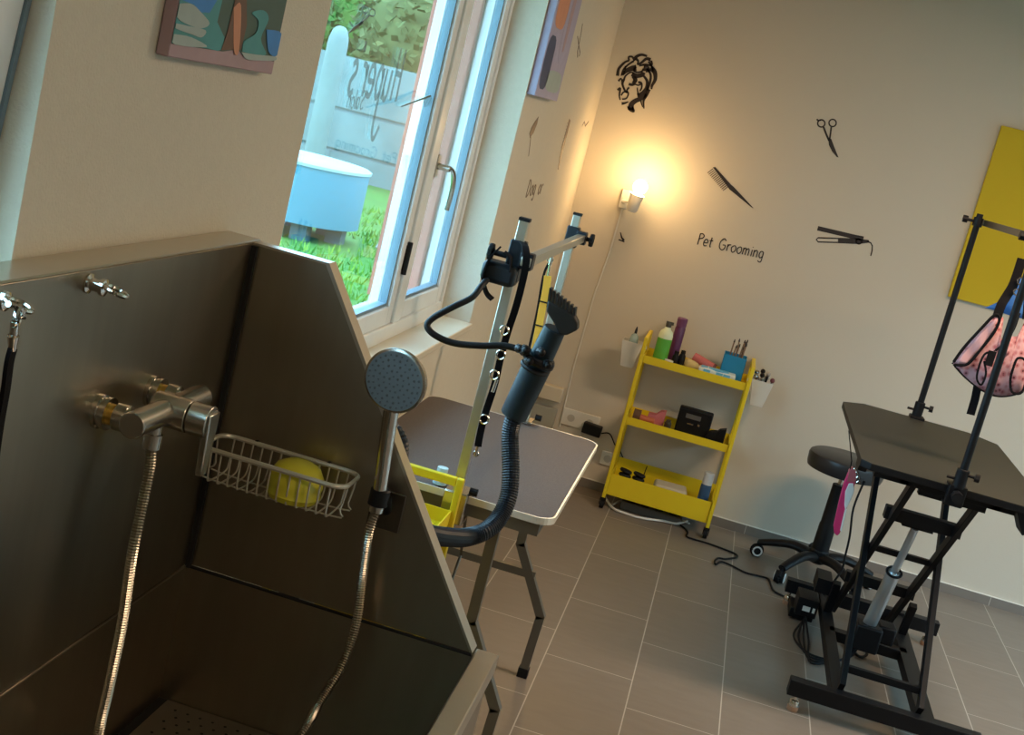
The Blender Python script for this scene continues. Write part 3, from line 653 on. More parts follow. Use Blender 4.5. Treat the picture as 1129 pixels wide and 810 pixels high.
bm = B(); ribbon(bm, smooth_pts([PX(14, 384, h1.x), PX(10, 400, h1.x), PX(6, 430, h1.x), PX(-1, 470, h1.x), PX(-8, 520, h1.x)], 5), .012, .005, (0, 1, 0)); obj('strap', bm, web, t)
# tap
c1 = PX(108, 453, XT); c2 = PX(166, 430, XT)
t = thing('shower_tap', ((XT), (c1.y+c2.y)/2, c1.z-.02), 'chrome bath mixer tap mounted on the steel back panel', 'tap')
zt_ = (c1.z+c2.z)/2; XB_ = XT+.060
for c in (c1, c2):
    bm = B(); cc = V((XT, c.y, zt_))
    lathe(bm, [(.024, 0), (.024, .006), (.021, .007), (.021, .012), (.023, .013), (.023, .018)], cc, 24, V((1, 0, 0))); obj('flange', bm, chrome, t)
    bm = B(); lathe(bm, [(.015, .018), (.015, .028)], cc, 24, V((1, 0, 0))); obj('brass_ring', bm, brass, t, label='brass-coloured ring')
    bm = B(); lathe(bm, [(.019, .028), (.019, .044), (.013, .046), (.013, .052)], cc, 24, V((1, 0, 0))); obj('union_nut', bm, chrome, t)
ym = (c1.y+c2.y)/2
bm = B(); q = V((XB_, ym, zt_)); 
cyl(bm, (XB_, c1.y-.022, zt_), (XB_, c2.y+.045, zt_), .0185, n=32); obj('cross_bar', bm, chrome_soft, t, bev=.0015)
bm = B(); cyl(bm, (XB_-.02, ym+.012, zt_), (XB_+.034, ym+.012, zt_), .024, n=32); obj('valve_body', bm, chrome_soft, t, bev=.0015)
bm = B(); cyl(bm, (XB_+.036, ym+.012, zt_), (XB_+.066, ym+.012, zt_), .024, n=32); obj('handle_cap', bm, chrome_soft, t, bev=.0015)
bm = B(); prism(bm, [(XB_+.060, ym-.006, zt_+.015), (XB_+.060, ym+.030, zt_+.015), (XB_+.060, ym+.024, zt_-.078), (XB_+.060, ym+.004, zt_-.078)], (.010, 0, 0)); obj('lever', bm, chrome_soft, t, bev=.002)
bm = B(); hp = V((XB_-.004, ym-.012, zt_-.018)); lathe(bm, [(.010, 0), (.010, -.012), (.013, -.013), (.013, -.034), (.009, -.036)], hp, 20); obj('hose_outlet', bm, chrome_soft, t)
# hand shower, hose, holder
t = thing('hand_shower', tuple(PY(415, 556, 2.03)), 'round chrome hand shower with ribbed metal hose, parked on the end panel', 'shower')
YS = 2.03; hc = PY(437, 419, YS-.015); hb = PY(416, 556, YS+.025)
fdir = V((-.12, -1, -.10)).normalized()
bm = B(); lathe(bm, [(.004, -.026), (.030, -.024), (.046, -.014), (.052, -.002), (.0525, .006), (.049, .008)], hc, 48, fdir); obj('head_shell', bm, chrome_soft, t)
bm = B(); lathe(bm, [(.0485, .0079), (.0478, .0100), (.001, .0108)], hc, 48, fdir)
obj('spray_face', bm, mat('blue_grey_spray_face', (.17, .22, .25), .45), t, label='blue-grey nozzle plate')
bm = B(); xx, yy, dz = frame_of(fdir)
for R_, n_ in ((.008, 6), (.017, 12), (.026, 16), (.035, 22), (.043, 28)):
    for k in range(n_):
        a = 2*PI*k/n_+R_*40; c = hc+xx*math.cos(a)*R_+yy*math.sin(a)*R_+dz*.0105
        ball(bm, c, .0017 if (k+int(R_*1000)) % 2 else .0022, n=6)
o = obj('spray_nozzle', bm, mat('spray_rubber', (.10, .13, .14), .5), t); o['kind'] = 'stuff'
ht = PY(428.5, 462, YS); bm = B(); cyl(bm, ht+V((0, 0, .025)), hb+V((0, 0, .005)), .0125, .0115, 24); cyl(bm, hc-V((0, 0, .035))-fdir*.010, ht+V((0, 0, .02)), .011, .0125, 24)
obj('handle', bm, chrome, t)
bm = B(); lathe(bm, [(.010, 0), (.0125, -.003), (.0125, -.016), (.009, -.018)], hb+V((0, 0, .004)), 20); obj('hose_nut', bm, chrome_soft, t)
def hose_rf(pts, r, rib, m, name, parent, amp=.12, n=10, **k):
    P = smooth_pts(pts, 40); Ln = sum((b-a).length for a, b in zip(P, P[1:])); cnt = int(Ln/rib)*2
    acc = [0]
    for a, b in zip(P, P[1:]): acc.append(acc[-1]+(b-a).length)
    out = []; j = 0
    for i in range(cnt+1):
        s = Ln*i/cnt
        while j < len(P)-2 and acc[j+1] < s: j += 1
        tt = (s-acc[j])/max(1e-9, acc[j+1]-acc[j]); out.append(P[j].lerp(P[j+1], min(1, max(0, tt))))
    bm = B(); tube(bm, out, r, n, rf=lambda t_: 1-amp*(int(round(t_*cnt)) % 2)); return obj(name, bm, m, parent, smooth=False, **k)
hosem = mat('ribbed_metal_hose', (.40, .36, .29), .3, 1)
hp2 = hp+V((0, 0, -.034))
bottom = [V((-.56, 1.80, .66)), V((-.60, 1.62, .632)), V((-.64, 1.56, .66))]
hpts = [hb+V((0, 0, -.012)), PY(406, 590, 2.045), PY(399, 640, 2.06), PY(392, 690, 2.05), PY(376, 735, 2.02), PY(352, 775, 1.97), PY(330, 812, 1.90)]+[V((-.50, 1.80, .64)), V((-.60, 1.72, .63)), V((-.68, 1.66, .66))]+[PX(108, 812, XB_+.005), PX(124, 740, XB_+.01), PX(136, 680, XB_+.012), PX(146, 610, XB_+.010), PX(157, 555, XB_+.004), PX(165, 515, XB_), hp2]
hose_rf(hpts, .0082, .0042, hosem, 'metal_hose', t, amp=.2, label='ribbed silver hose')
t = thing('shower_holder', tuple(PY(428, 575, YT)), 'dark square holder plate stuck to the steel end panel behind the hand shower', 'holder')
cc = PY(426, 562, YT-.002); bm = B(); box(bm, cc, (.058, .004, .068)); obj('adhesive_plate', bm, mat('dark_steel_plate', (.12, .105, .085), .3, .9), t, bev=.006)
bm = B(); cyl(bm, (cc.x, YT-.004, cc.z), (hb.x+.012, YS+.028, hb.z+.012), .009); lathe(bm, [(.013, -.014), (.0165, -.012), (.0165, .014), (.014, .016)], hb+V((0, 0, .012)), 24); obj('cradle', bm, black, t)
# wire basket
wirem = mat('polished_wire', (.66, .62, .52), .35, .55)
ZK = 1.112; XA, XC = -.762, -.485; YA, YC2 = YT-.004, YT-.115
yb0 = YA-.006
t = thing('wire_basket', ((XA+XC)/2, YT-.05, 1.05), 'chrome wire basket mounted on the steel end panel beside the tap', 'basket')
ra = PY(246, 477, YA); rb = PY(396, 523, YA); 
rl, rr_ = ra.x, rb.x-.0
def rrect(x0, x1, y0, y1, z, r, k=5):
    o = []
    for cx, cy, a0 in ((x1-r, y1-r, 0), (x0+r, y1-r, PI/2), (x0+r, y0+r, PI), (x1-r, y0+r, 1.5*PI)):
        for i in range(k+1): a = a0+PI/2*i/k; o.append(V((cx+math.cos(a)*r, cy+math.sin(a)*r, z)))
    return o
zk = 1.117
bx0, bx1, by0, by1 = -.748, -.498, YT-.105, YT-.006
bm = B(); P = rrect(bx0, bx1, by0, by1, zk, .025); 
tube(bm, P, .0036, 8, closed=True, flat=1.2)
obj('basket_rim', bm, wirem, t)
bm = B(); nW = 13
for i in range(nW):
    x = bx0+.022+(bx1-bx0-.044)*i/(nW-1)
    tube(bm, smooth_pts([(x, by0+.001, zk), (x, by0+.006, zk-.045), (x, by0+.018, zk-.058), (x, by1-.018, zk-.058), (x, by1-.004, zk-.045), (x, by1-.001, zk)], 4), .0016, 6)
for j in range(2):
    y = by0+.03+.045*j
    tube(bm, smooth_pts([(bx0+.001, y, zk), (bx0+.006, y, zk-.045), (bx0+.018, y, zk-.0595), (bx1-.018, y, zk-.0595), (bx1-.006, y, zk-.045), (bx1-.001, y, zk)], 4), .0015, 6)
obj('basket_wire', bm, wirem, t)['kind'] = 'stuff'
bm = B()
for x in (bx0+.06, bx1-.06): cyl(bm, (x, by1-.001, zk), (x, YT, zk), .005)
pieces('mounting_stud', bm, black, t)
c = PY(326, 530, YT-.058); c = V((c.x, YT-.056, zk-.024))
t = thing('bath_sponge', (c.x, c.y, zk-.0575), 'rounded translucent yellow washing pad lying in the wire basket', 'sponge')
spg = mat('yellow_rubber', (.72, .66, .04), .35, coat=.4)
bm = B(); lathe(bm, [(.020, -.033), (.040, -.032), (.046, -.022), (.044, -.013), (.046, -.008), (.045, .008), (.036, .024), (.020, .032), (.003, .034)], c, 36); obj('sponge_body', bm, spg, t)
bm = B(); torus(bm, c+V((0, 0, .027)), .026, .0012, V((0, 0, 1)), 30, 6); obj('raised_ring', bm, mat('pale_yellow', (.8, .78, .3), .4), t, label='thin pale ring')

# ================================================================ YELLOW TROLLEYS
def make_trolley(label):
    """local: long axis X .50, depth Y .26, origin at floor centre; front is -Y"""
    t = thing('utility_trolley', (0, 0, 0), label, 'trolley', 'yellow three-tier trolleys')
    hx, hy = .255, .135; H = .855
    for s in (-1, 1):
        bm = B(); x = s*hx
        for y in (-hy, hy): box2(bm, (x-.009, y-.009, .055), (x+.009, y+.009, H))
        box2(bm, (x-.009, -hy+.009, H-.022), (x+.009, hy-.009, H)); obj('end_frame', bm, yellow, t, bev=.003)
    def tray(name, z0, hf, hb_):
        bm = B(); a = hx-.009; b = hy-.003
        box2(bm, (-a, -b, z0), (a, -b+.003, z0+hf)); box2(bm, (-a, b-.003, z0), (a, b, z0+hb_)); box2(bm, (-a, -b, z0), (-a+.003, b, z0+hf)); box2(bm, (a-.003, -b, z0), (a, b, z0+hf))
        for i in range(36):
            x = -a+(2*a)*(i+.5)/36; box2(bm, (x-.0052, -b, z0+.002), (x+.0052, b, z0+.0035))
        for i in range(18):
            y = -b+(2*b)*(i+.5)/18; box2(bm, (-a, y-.0052, z0+.0022), (a, y+.0052, z0+.0037))
        return obj(name, bm, yellow, t)
    tray('top_tray', .735, .037, .037); tray('middle_tray', .43, .037, .037); tray('bottom_bin', .075, .105, .13)
    for x in (-hx, hx):
        for y in (-hy, hy):
            bm = B(); box2(bm, (x-.012, y-.012, .045), (x+.012, y+.012, .058)); bar(bm, (x-.013, y, .05), (x-.013, y+.012, .02), .003, .02); bar(bm, (x+.013, y, .05), (x+.013, y+.012, .02), .003, .02)
            c = obj('caster', bm, black, t)
            bm = B(); cyl(bm, (x-.010, y+.012, .024), (x+.010, y+.012, .024), .024, n=24); obj('wheel', bm, rubber, c)
    return t
tr1 = make_trolley('yellow three-tier trolley full of supplies against the back wall')
tcx = (PY(668, 543, 6.2).x+PY(778, 577, 6.2).x)/2
tr1.location = (tcx+.003, 6.2+.135, 0)
tr2 = copy_tree(tr1); tr2['label'] = 'yellow trolley half hidden behind the steel tub, beside the left table'
tr2.location = (-.632, 2.868, 0); tr2.rotation_euler = (0, 0, PI/2)

# supplies on trolley 1 ------------------------------------------------
T1 = V(tr1.location); ZT = .7395; ZM = .4345; ZBt = .0795
def onshelf(u, v, z, dy=0): # point at trolley mid-depth line + dy
    p = PY(u, v, T1.y+dy); return V((p.x, p.y, z))
grn = mat('green_label', (.10, .42, .05), .5); pale = mat('pale_bottle', (.70, .78, .55), .35); pur = mat('purple_bottle', (.10, .02, .09), .35)
p0 = onshelf(730, 385, ZT, -.03)
t = thing('spray_bottle', tuple(p0), 'white bottle with a green label at the left of the trolley top', 'bottle')
bm = B(); lathe(bm, [(.030, 0), (.034, .004), (.034, .135), (.028, .155), (.016, .165), (.013, .175)], p0, 24); obj('bottle_body', bm, pale, t)
bm = B(); lathe(bm, [(.0347, .02), (.0347, .12)], p0, 24, cap=False); obj('label_wrap', bm, grn, t, label='green label')
bm = B(); lathe(bm, [(.013, .172), (.014, .190), (.010, .197)], p0, 16); box2(bm, p0+V((-.014, -.008, .188)), p0+V((.022, .008, .202))); obj('bottle_cap', bm, mat('dark_cap', (.05, .05, .04), .4), t)
p0 = onshelf(743, 388, ZT, .05)
t = thing('shampoo_bottle', tuple(p0), 'tall dark purple bottle behind the green-labelled bottle', 'bottle')
bm = B(); lathe(bm, [(.022, 0), (.025, .004), (.025, .175), (.02, .185)], p0, 20); obj('bottle_body', bm, pur, t)
bm = B(); lathe(bm, [(.024, .183), (.025, .221), (.022, .225)], p0, 20); obj('bottle_cap', bm, mat('violet_cap', (.16, .05, .14), .4), t)
for k, (uu, dy, hh, lb) in enumerate(((746, -.03, .075, 'short black bottle beside the green-labelled bottle'), (753, -.02, .085, 'taller of two small black bottles on the trolley top'))):
    p0 = onshelf(uu, 390, ZT, dy); t = thing('small_bottle', tuple(p0), lb, 'bottle', 'small black bottles on the trolley top')
    bm = B(); lathe(bm, [(.014, 0), (.016, .003), (.016, hh-.025), (.010, hh-.015)], p0, 16); obj('bottle_body', bm, black, t)
    bm = B(); lathe(bm, [(.011, hh-.015), (.011, hh)], p0, 16); obj('bottle_cap', bm, rubber, t)
p0 = onshelf(738, 396, ZT, -.10)
bm = B(); lathe(bm, [(.016, 0), (.021, .035), (.019, .035), (.014, .004)], p0, 20); one('small_cup', bm, white, 'small white cup at the front of the trolley top', 'cup')
p0 = onshelf(765, 392, ZT, .0)
bm = B(); ball(bm, p0+V((0, 0, .028)), .04, (1.1, .8, .68)); one('cotton_bundle', bm, mat('cream_cotton', (.60, .48, .22), .9, bump=.5, bscale=80), 'cream crumpled bundle on the trolley top', 'bundle')
t = thing('hair_roller', tuple(p0+V((.03, .01, .02))), 'pink rolled brush lying on the cream bundle', 'roller')
bm = B(); a = p0+V((.0, .0, .068)); b = p0+V((.10, -.01, .042)); cyl(bm, a, b, .021, n=24); obj('roller_body', bm, mat('coral_pink', (.50, .13, .13), .6, bump=.4, bscale=150), t)
bm = B(); cyl(bm, b, b+(b-a).normalized()*.012, .022, n=20); obj('roller_cap', bm, mat('dark_red', (.15, .04, .04), .5), t)
p0 = onshelf(790, 402, ZT, -.085)
t = thing('wipes_pack', tuple(p0), 'blue and white soft wipes pack along the trolley front', 'wipes pack')
bm = B(); box(bm, p0+V((.012, 0, .024)), (.175, .07, .046)); bmesh.ops.subdivide_edges(bm, edges=bm.edges, cuts=3, use_grid_fill=True)
for v in bm.verts: v.co.z += .004*math.sin(v.co.x*90)
obj('pack_body', bm, mat('white_film', (.62, .70, .66), .4), t, bev=.006)
bm = B()
for dx in (-.04, .02, .055): box(bm, p0+V((dx+.004, -.0352, .028)), (.032, .003, .030)); 
box(bm, p0+V((.0, 0, .0475)), (.13, .05, .006)); obj('pack_print', bm, mat('light_blue_print', (.12, .42, .66), .5), t, label='light blue print')
p0 = onshelf(809, 400, ZT, .0)
t = thing('brush_holder', tuple(p0), 'blue rectangular holder of thin brushes at the right of the trolley top', 'holder')
bm = B(); hw = .054
for a, b in (((-hw, -hw, 0), (hw, hw, .004)), ((-hw, -hw, 0), (hw, -hw+.003, .128)), ((-hw, hw-.003, 0), (hw, hw, .128)), ((-hw, -hw, 0), (-hw+.003, hw, .128)), ((hw-.003, -hw, 0), (hw, hw, .128))): box2(bm, p0+V(a), p0+V(b))
obj('holder_box', bm, mat('cyan_blue', (.015, .22, .42), .4), t, bev=.001)
rn = random.Random(5); brown = mat('wood_stick', (.20, .12, .07), .6); dark = mat('dark_bristle', (.04, .03, .03), .8)
for k in range(11):
    a = p0+V((rn.uniform(-.036, .036), rn.uniform(-.036, .036), .012)); b = a+V((rn.uniform(-.018, .022), rn.uniform(-.01, .01), rn.uniform(.145, .19)))
    t2 = thing('thin_brush', tuple(a), 'thin brown brush standing in the blue holder', 'brush', 'thin brushes in the blue holder')
    bm = B(); cyl(bm, a, b, .0034, n=8); obj('stick', bm, brown, t2)
    bm = B(); cyl(bm, b, b+(b-a).normalized()*.014, .0045, .002, n=8); obj('tip', bm, dark, t2)
# hanging buckets
def bucket(x, y, z, label, lean=0):
    t = thing('hanging_bucket', (x, y, z), label, 'bucket', 'small white buckets hung on the trolley ends')
    bm = B(); s0, s1, h = .030, .050, .125
    def sq(s, zz): return [V((x-s, y-s, z+zz)), V((x+s, y-s, z+zz)), V((x+s, y+s, z+zz)), V((x-s, y+s, z+zz))]
    o = sq(s0, 0); q = sq(s1, h); i1 = sq(s1-.003, h); i0 = sq(s0-.003, .004)
    R_ = [[bm.verts.new(p) for p in r] for r in (o, q, i1, i0)]
    for a, b in zip(R_, R_[1:]):
        for k in range(4): bm.faces.new((a[k], a[(k+1) % 4], b[(k+1) % 4], b[k]))
    bm.faces.new(R_[0][::-1]); bm.faces.new(R_[3]); obj('bucket_body', bm, white, t, bev=.002)
    bm = B(); hs = 1 if x < T1.x else -1
    tube(bm, [(x+hs*s1, y-.02, z+h-.01), (x+hs*(s1+.012), y-.02, z+h+.01), (x+hs*(s1+.02), y-.02, z+h-.02)], .003, 6); obj('bucket_hook', bm, white, t)
    return t
bl = V((T1.x-.255-.062, T1.y-.02, .68)); bucket(bl.x, bl.y, bl.z, 'small white bucket on the left end of the trolley')
br = V((T1.x+.255+.062, T1.y-.02, .665)); bucket(br.x, br.y, br.z, 'small white bucket of tools on the right end of the trolley')
t = thing('squeeze_bottle', (bl.x, bl.y, bl.z+.006), 'clear squeeze bottle with a dark tip in the left bucket', 'bottle')
bm = B(); lathe(bm, [(.020, 0), (.022, .12), (.018, .145), (.006, .158)], V((bl.x, bl.y, bl.z+.006)), 20); obj('bottle_body', bm, mat('clear_blue', (.45, .60, .60), .2, trans=.4), t)
bm = B(); lathe(bm, [(.007, .156), (.006, .175), (.002, .190)], V((bl.x, bl.y, bl.z+.006)), 12); obj('nozzle_tip', bm, navy, t)
rn = random.Random(8); tm = [mat('tool_maroon', (.16, .04, .05), .4), chrome, black, mat('tool_grey', (.35, .33, .3), .4)]
for k in range(7):
    gx, gy = (k % 4)-1.5, (k//4)-.5; a = br+V((gx*.012, gy*.022, .008)); b = br+V((gx*.026+.003, gy*.048, .137+.012*(k % 3)))
    t2 = thing('hand_tool', tuple(a), 'small metal-and-plastic grooming tool standing in the right bucket', 'tool', 'tools in the right-hand bucket')
    bm = B(); bar(bm, a, b, .009, .006); obj('tool_shaft', bm, tm[k % 4], t2, bev=.001)
    bm = B(); ball(bm, b, .013, (.9, 1.3, .9), n=10); obj('tool_head', bm, tm[(k+1) % 4], t2)
# middle shelf
p0 = onshelf(706, 447, ZM, .0)
t = thing('round_brush', tuple(p0+V((0, 0, 0))), 'red-handled round brush on the middle shelf', 'brush')
bm = B(); a = p0+V((-.02, -.03, .030)); b = a+V((.105, 0, 0)); cyl(bm, a, a+V((.035, 0, 0)), .029, n=20); obj('bristle_roll', bm, mat('brown_bristle', (.13, .07, .04), .9, bump=.7, bscale=200), t)
bm = B(); cyl(bm, a+V((.035, 0, -.006)), b+V((0, 0, -.006)), .017, .013, n=16); obj('handle', bm, mat('orange_red', (.50, .13, .06), .5), t)
p0 = onshelf(727, 452, ZM, .03)
bm = B(); prism(bm, [p0+V((-.045, -.03, 0)), p0+V((.035, -.03, 0)), p0+V((.035, -.03, .075)), p0+V((.01, -.03, .070)), p0+V((-.01, -.03, .048)), p0+V((-.045, -.03, .045))], (0, .06, 0)); one('carton', bm, mat('pink_carton', (.55, .16, .18), .6), 'pink carton beside the round brush on the middle shelf', 'carton', bev=.001)
p0 = onshelf(739, 458, ZM, -.03)
bm = B(); lathe(bm, [(.015, 0), (.017, .004), (.017, .036), (.012, .042), (.012, .05)], p0, 16); one('small_jar', bm, mat('dark_jar', (.04, .035, .03), .4), 'small dark jar in front of the black case', 'jar')
p0 = onshelf(766, 462, ZM, .02)
t = thing('clipper_case', tuple(p0), 'black plastic case with a grey handle on the middle shelf', 'case')
bm = B(); box2(bm, p0+V((-.082, -.02, .0)), p0+V((.082, .035, .125))); obj('case_body', bm, blackm, t, bev=.006)
bm = B(); box2(bm, p0+V((-.045, -.023, .078)), p0+V((.028, -.019, .100))); obj('handle_inset', bm, mat('inset_grey', (.09, .09, .09), .5), t, label='grey handle inset')
bm = B(); box2(bm, p0+V((-.03, -.024, .05)), p0+V((.0, -.019, .056))); box2(bm, p0+V((.02, -.024, .052)), p0+V((.03, -.019, .062))); pieces('latch', bm, chrome_soft, t)
for k, (uu, hh) in enumerate(((787, .062), (797, .085))):
    p0 = onshelf(uu, 470, ZM, -.02); bm = B(); prism(bm, [p0+V((-.025, -.03, 0)), p0+V((.022, -.03, 0)), p0+V((.022, -.03, hh)), p0+V((-.01, -.03, hh*.85)), p0+V((-.025, -.03, hh*.6))], (0, .05, 0))
    one('hair_clipper', bm, blackm, ('low black clipper between the case and the trolley end', 'taller black clipper at the right end of the middle shelf')[k], 'clipper', 'black clippers on the middle shelf', bev=.004)
# bottom bin
for k, uu in enumerate((690, 706)):
    p0 = onshelf(uu, 520, ZBt, -.0)
    t = thing('cable_coil', tuple(p0), ('black coiled clipper cable at the left end of the bottom bin', 'black clipper cable coil right of the first one in the bottom bin')[k], 'cable coil', 'black coils in the bottom bin')
    bm = B()
    for j in range(5): torus(bm, p0+V((0, .0, .010+.022*j)), .023, .009, V((.08*(j-2), .12, 1)), 20, 6)
    obj('coil', bm, rubber, t)
    bm = B(); cyl(bm, p0+V((0, 0, .01)), p0+V((.004, 0, .105)), .014, n=12)
    if k: tube(bm, [p0+V((.02, 0, .1)), p0+V((.024, 0, .15))], .0025, 6)
    obj('plug', bm, black, t)
p0 = onshelf(740, 535, ZBt, 0)
bm = B(); box(bm, p0+V((0, 0, .048)), (.16, .12, .09), Matrix.Rotation(.08, 3, 'Z')); one('folded_towel', bm, mat('cream_towel', (.55, .50, .38), .9, bump=.5, bscale=60), 'cream folded cloth inside the bottom bin', 'towel', bev=.012)
bm = B(); pts = []
p0 = onshelf(776, 545, ZBt, -.04)
t = thing('spray_can', tuple(p0), 'blue spray can with a white cap at the right end of the bottom bin', 'spray can')
bm = B(); lathe(bm, [(.025, 0), (.026, .003), (.026, .150), (.022, .158)], p0, 24); obj('can_body', bm, mat('can_blue', (.03, .09, .20), .35), t)
bm = B(); lathe(bm, [(.0245, .156), (.0245, .212), (.021, .216)], p0, 24); obj('can_cap', bm, mat('can_white', (.70, .72, .74), .4), t)
# cables beneath
bm = B(); tube(bm, smooth_pts([PZ(667, 548, .02), PZ(676, 560, .01), PZ(690, 566, .008), PZ(708, 571, .008), PZ(730, 574, .008), PZ(746, 577, .012), PZ(758, 574, .03)], 6), .006, 8); tube(bm, smooth_pts([PZ(676, 556, .012), PZ(690, 551, .02), PZ(715, 560, .02), PZ(735, 566, .012), PZ(760, 577, .012)], 6), .005, 8)
one('white_cable', bm, white, 'pale cable loop on the floor under the yellow trolley', 'cable')
c = V((T1.x-.02, T1.y-.02, 0)); t = thing('power_strip', tuple(c), 'dark multi-way power strip on the floor under the yellow trolley', 'power strip')
bm = B(); box(bm, c+V((0, 0, .02)), (.30, .055, .04)); obj('strip_body', bm, mat('strip_grey', (.12, .12, .11), .5), t, bev=.005)
for k in range(4): bm = B(); cyl(bm, c+V((-.105+.07*k, 0, .0395)), c+V((-.105+.07*k, 0, .042)), .02, n=18); obj('outlet', bm, black, t)
bm = B(); tube(bm, smooth_pts([PZ(u_, v_, .005) for u_, v_ in ((742, 573), (752, 580), (758, 586), (757, 591), (764, 594), (778, 598), (795, 604), (810, 610), (812, 614), (800, 616), (792, 615), (788, 618), (789, 622), (795, 619), (806, 623), (822, 631), (838, 635), (847, 638), (850, 645), (853, 651), (860, 655), (868, 659))], 6), .0045, 8)
one('black_cable', bm, rubber, 'black cable snaking across the floor tiles to the black table', 'cable')

# ================================================================ LEFT TABLE
HT = .80
tx0, tx1, ty0, ty1 = -.820, -.258, 3.175, 4.125
tcx1 = (tx0+tx1)/2
t = thing('grooming_table', (tcx1, (ty0+ty1)/2, 0), 'folding grooming table with speckled grey-brown top and silver arm frame, beneath the window', 'table')
top_m = mat('speckled_rubber_top', (.085, .064, .058), .55, noise=.6, nscale=160, bump=.25, bscale=260)
bm = B(); prism(bm, rrect(tx0+.004, tx1-.004, ty0+.004, ty1-.004, HT-.018, .045, 6), (0, 0, .0185)); obj('tabletop', bm, top_m, t)
bm = B(); P = rrect(tx0, tx1, ty0, ty1, HT-.008, .05, 8)
for i in range(len(P)): ribbon(bm, [P[i], P[(i+1) % len(P)]], .018, .005, (0, 0, 1))
obj('edge_band', bm, mat('pale_edge_trim', (.80, .74, .62), .3, .3), t, label='pale metal edge trim')
bm = B()
for a, b in (((tx0+.03, ty0+.02, HT-.055), (tx1-.03, ty0+.045, HT-.018)), ((tx0+.03, ty1-.045, HT-.055), (tx1-.03, ty1-.02, HT-.018)), ((tx0+.03, ty0+.02, HT-.055), (tx0+.055, ty1-.02, HT-.018)), ((tx1-.055, ty0+.02, HT-.055), (tx1-.03, ty1-.02, HT-.018))): box2(bm, a, b)
obj('apron', bm, alu2, t)
for ly in (3.32, 4.06):
    ft = PZ(577, 735, 0) if ly > 4 else V((-.306, ly, 0)); ff = V((-.303, ly, 0))
    for s in (1, -1):
        X_ = lambda x: tcx1+s*(x-tcx1)
        pts = [V((X_(-.41), ly, HT-.03)), V((X_(-.41), ly, .43)), V((X_(-.289), ly, .215)), V((X_(-.297), ly, .02))]
        bm = B()
        for a, b in zip(pts, pts[1:]): bar(bm, a, b+(b-a).normalized()*.006, .028, .028, V((0, 1, 0)))
        lg = obj('leg', bm, alu2, t)
        bm = B(); box2(bm, pts[3]+V((-.017, -.017, -.02)), pts[3]+V((.017, .017, .012))); obj('foot_cap', bm, rubber, lg, bev=.002, label='black rubber foot')
    zz = .30 if ly > 4 else .33
    bm = B(); bar(bm, (tcx1-.20, ly, .34), (tcx1+.20, ly, .34), .02, .025); obj('cross_bar', bm, alu2, t)
bm = B(); tube(bm, [(-.50, 3.33, HT-.05), (-.50, 3.45, .55), (-.50, 3.33, .40)], .004, 6); obj('brace_wire', bm, alu2, t)
# two posts + bar (arm frame bolted to table): parts of one frame
posts = ((PY(572, 241, 3.16), 3.16), (PY(638, 237, 4.14), 4.14)); xp = -.505
zbar = []
for pt, y in posts:
    bm = B(); box2(bm, (xp-.012, y-.012, HT-.10), (xp+.012, y+.012, pt.z)); o = obj('post', bm, alu, t, bev=.0015)
    bm = B(); box2(bm, (xp-.0135, y-.0135, pt.z-.002), (xp+.0135, y+.0135, pt.z+.006)); obj('post_cap', bm, black, o, label='black end cap')
    bm = B(); sy = 1 if y < 3.5 else -1
    box2(bm, (xp-.03, y-.014, HT+.002), (xp+.03, y+sy*.06, HT+.012)); box2(bm, (xp-.03, y-.016, HT-.07), (xp+.03, y+.016, HT+.01)); box2(bm, (xp-.03, y, HT-.075), (xp+.03, y+sy*.06, HT-.065)); 
    cl = obj('table_clamp', bm, chrome_soft, t, bev=.002)
    bm = B(); cyl(bm, (xp, y+sy*.03, HT-.02), (xp, y+sy*.03, HT-.11), .006); cyl(bm, (xp+.03, y, HT+.02), (xp+.050, y, HT+.02), .010, n=10); obj('clamp_screw', bm, black, cl)
z1_ = PY(566, 288, 3.16).z; z2_ = PY(634, 264, 4.14).z
zc = (PY(586, 277, 3.3).z+z2_)/2
for y in (3.16, 4.14):
    bm = B(); hh = .055 if y < 3.5 else .036
    box2(bm, (xp-.019, y-.019, zc-hh), (xp+.019, y+.019, zc+hh*.8)); box2(bm, (xp+.012, y-.02, zc-.02), (xp+.045, y+.02, zc+.02)); s_ = obj('sliding_clamp', bm, navy, t, bev=.003)
    dxx = -1 if y < 3.5 else 1
    bm = B(); cyl(bm, (xp, y, zc+.0), (xp+dxx*.055, y, zc+.0), .007); 
    for k in range(4):
        a = k*PI/4; bar(bm, (xp+dxx*.062, y-.019*math.cos(a), zc-.019*math.sin(a)), (xp+dxx*.062, y+.019*math.cos(a), zc+.019*math.sin(a)), .022, .013, V((1, 0, 0)))
    obj('clamp_knob', bm, black, s_, bev=.003)
bm = B(); xb2 = xp+.030; box2(bm, (xb2-.012, 3.13, zc-.011), (xb2+.012, 4.14, zc+.011)); obj('top_bar', bm, alu, t, bev=.0015)
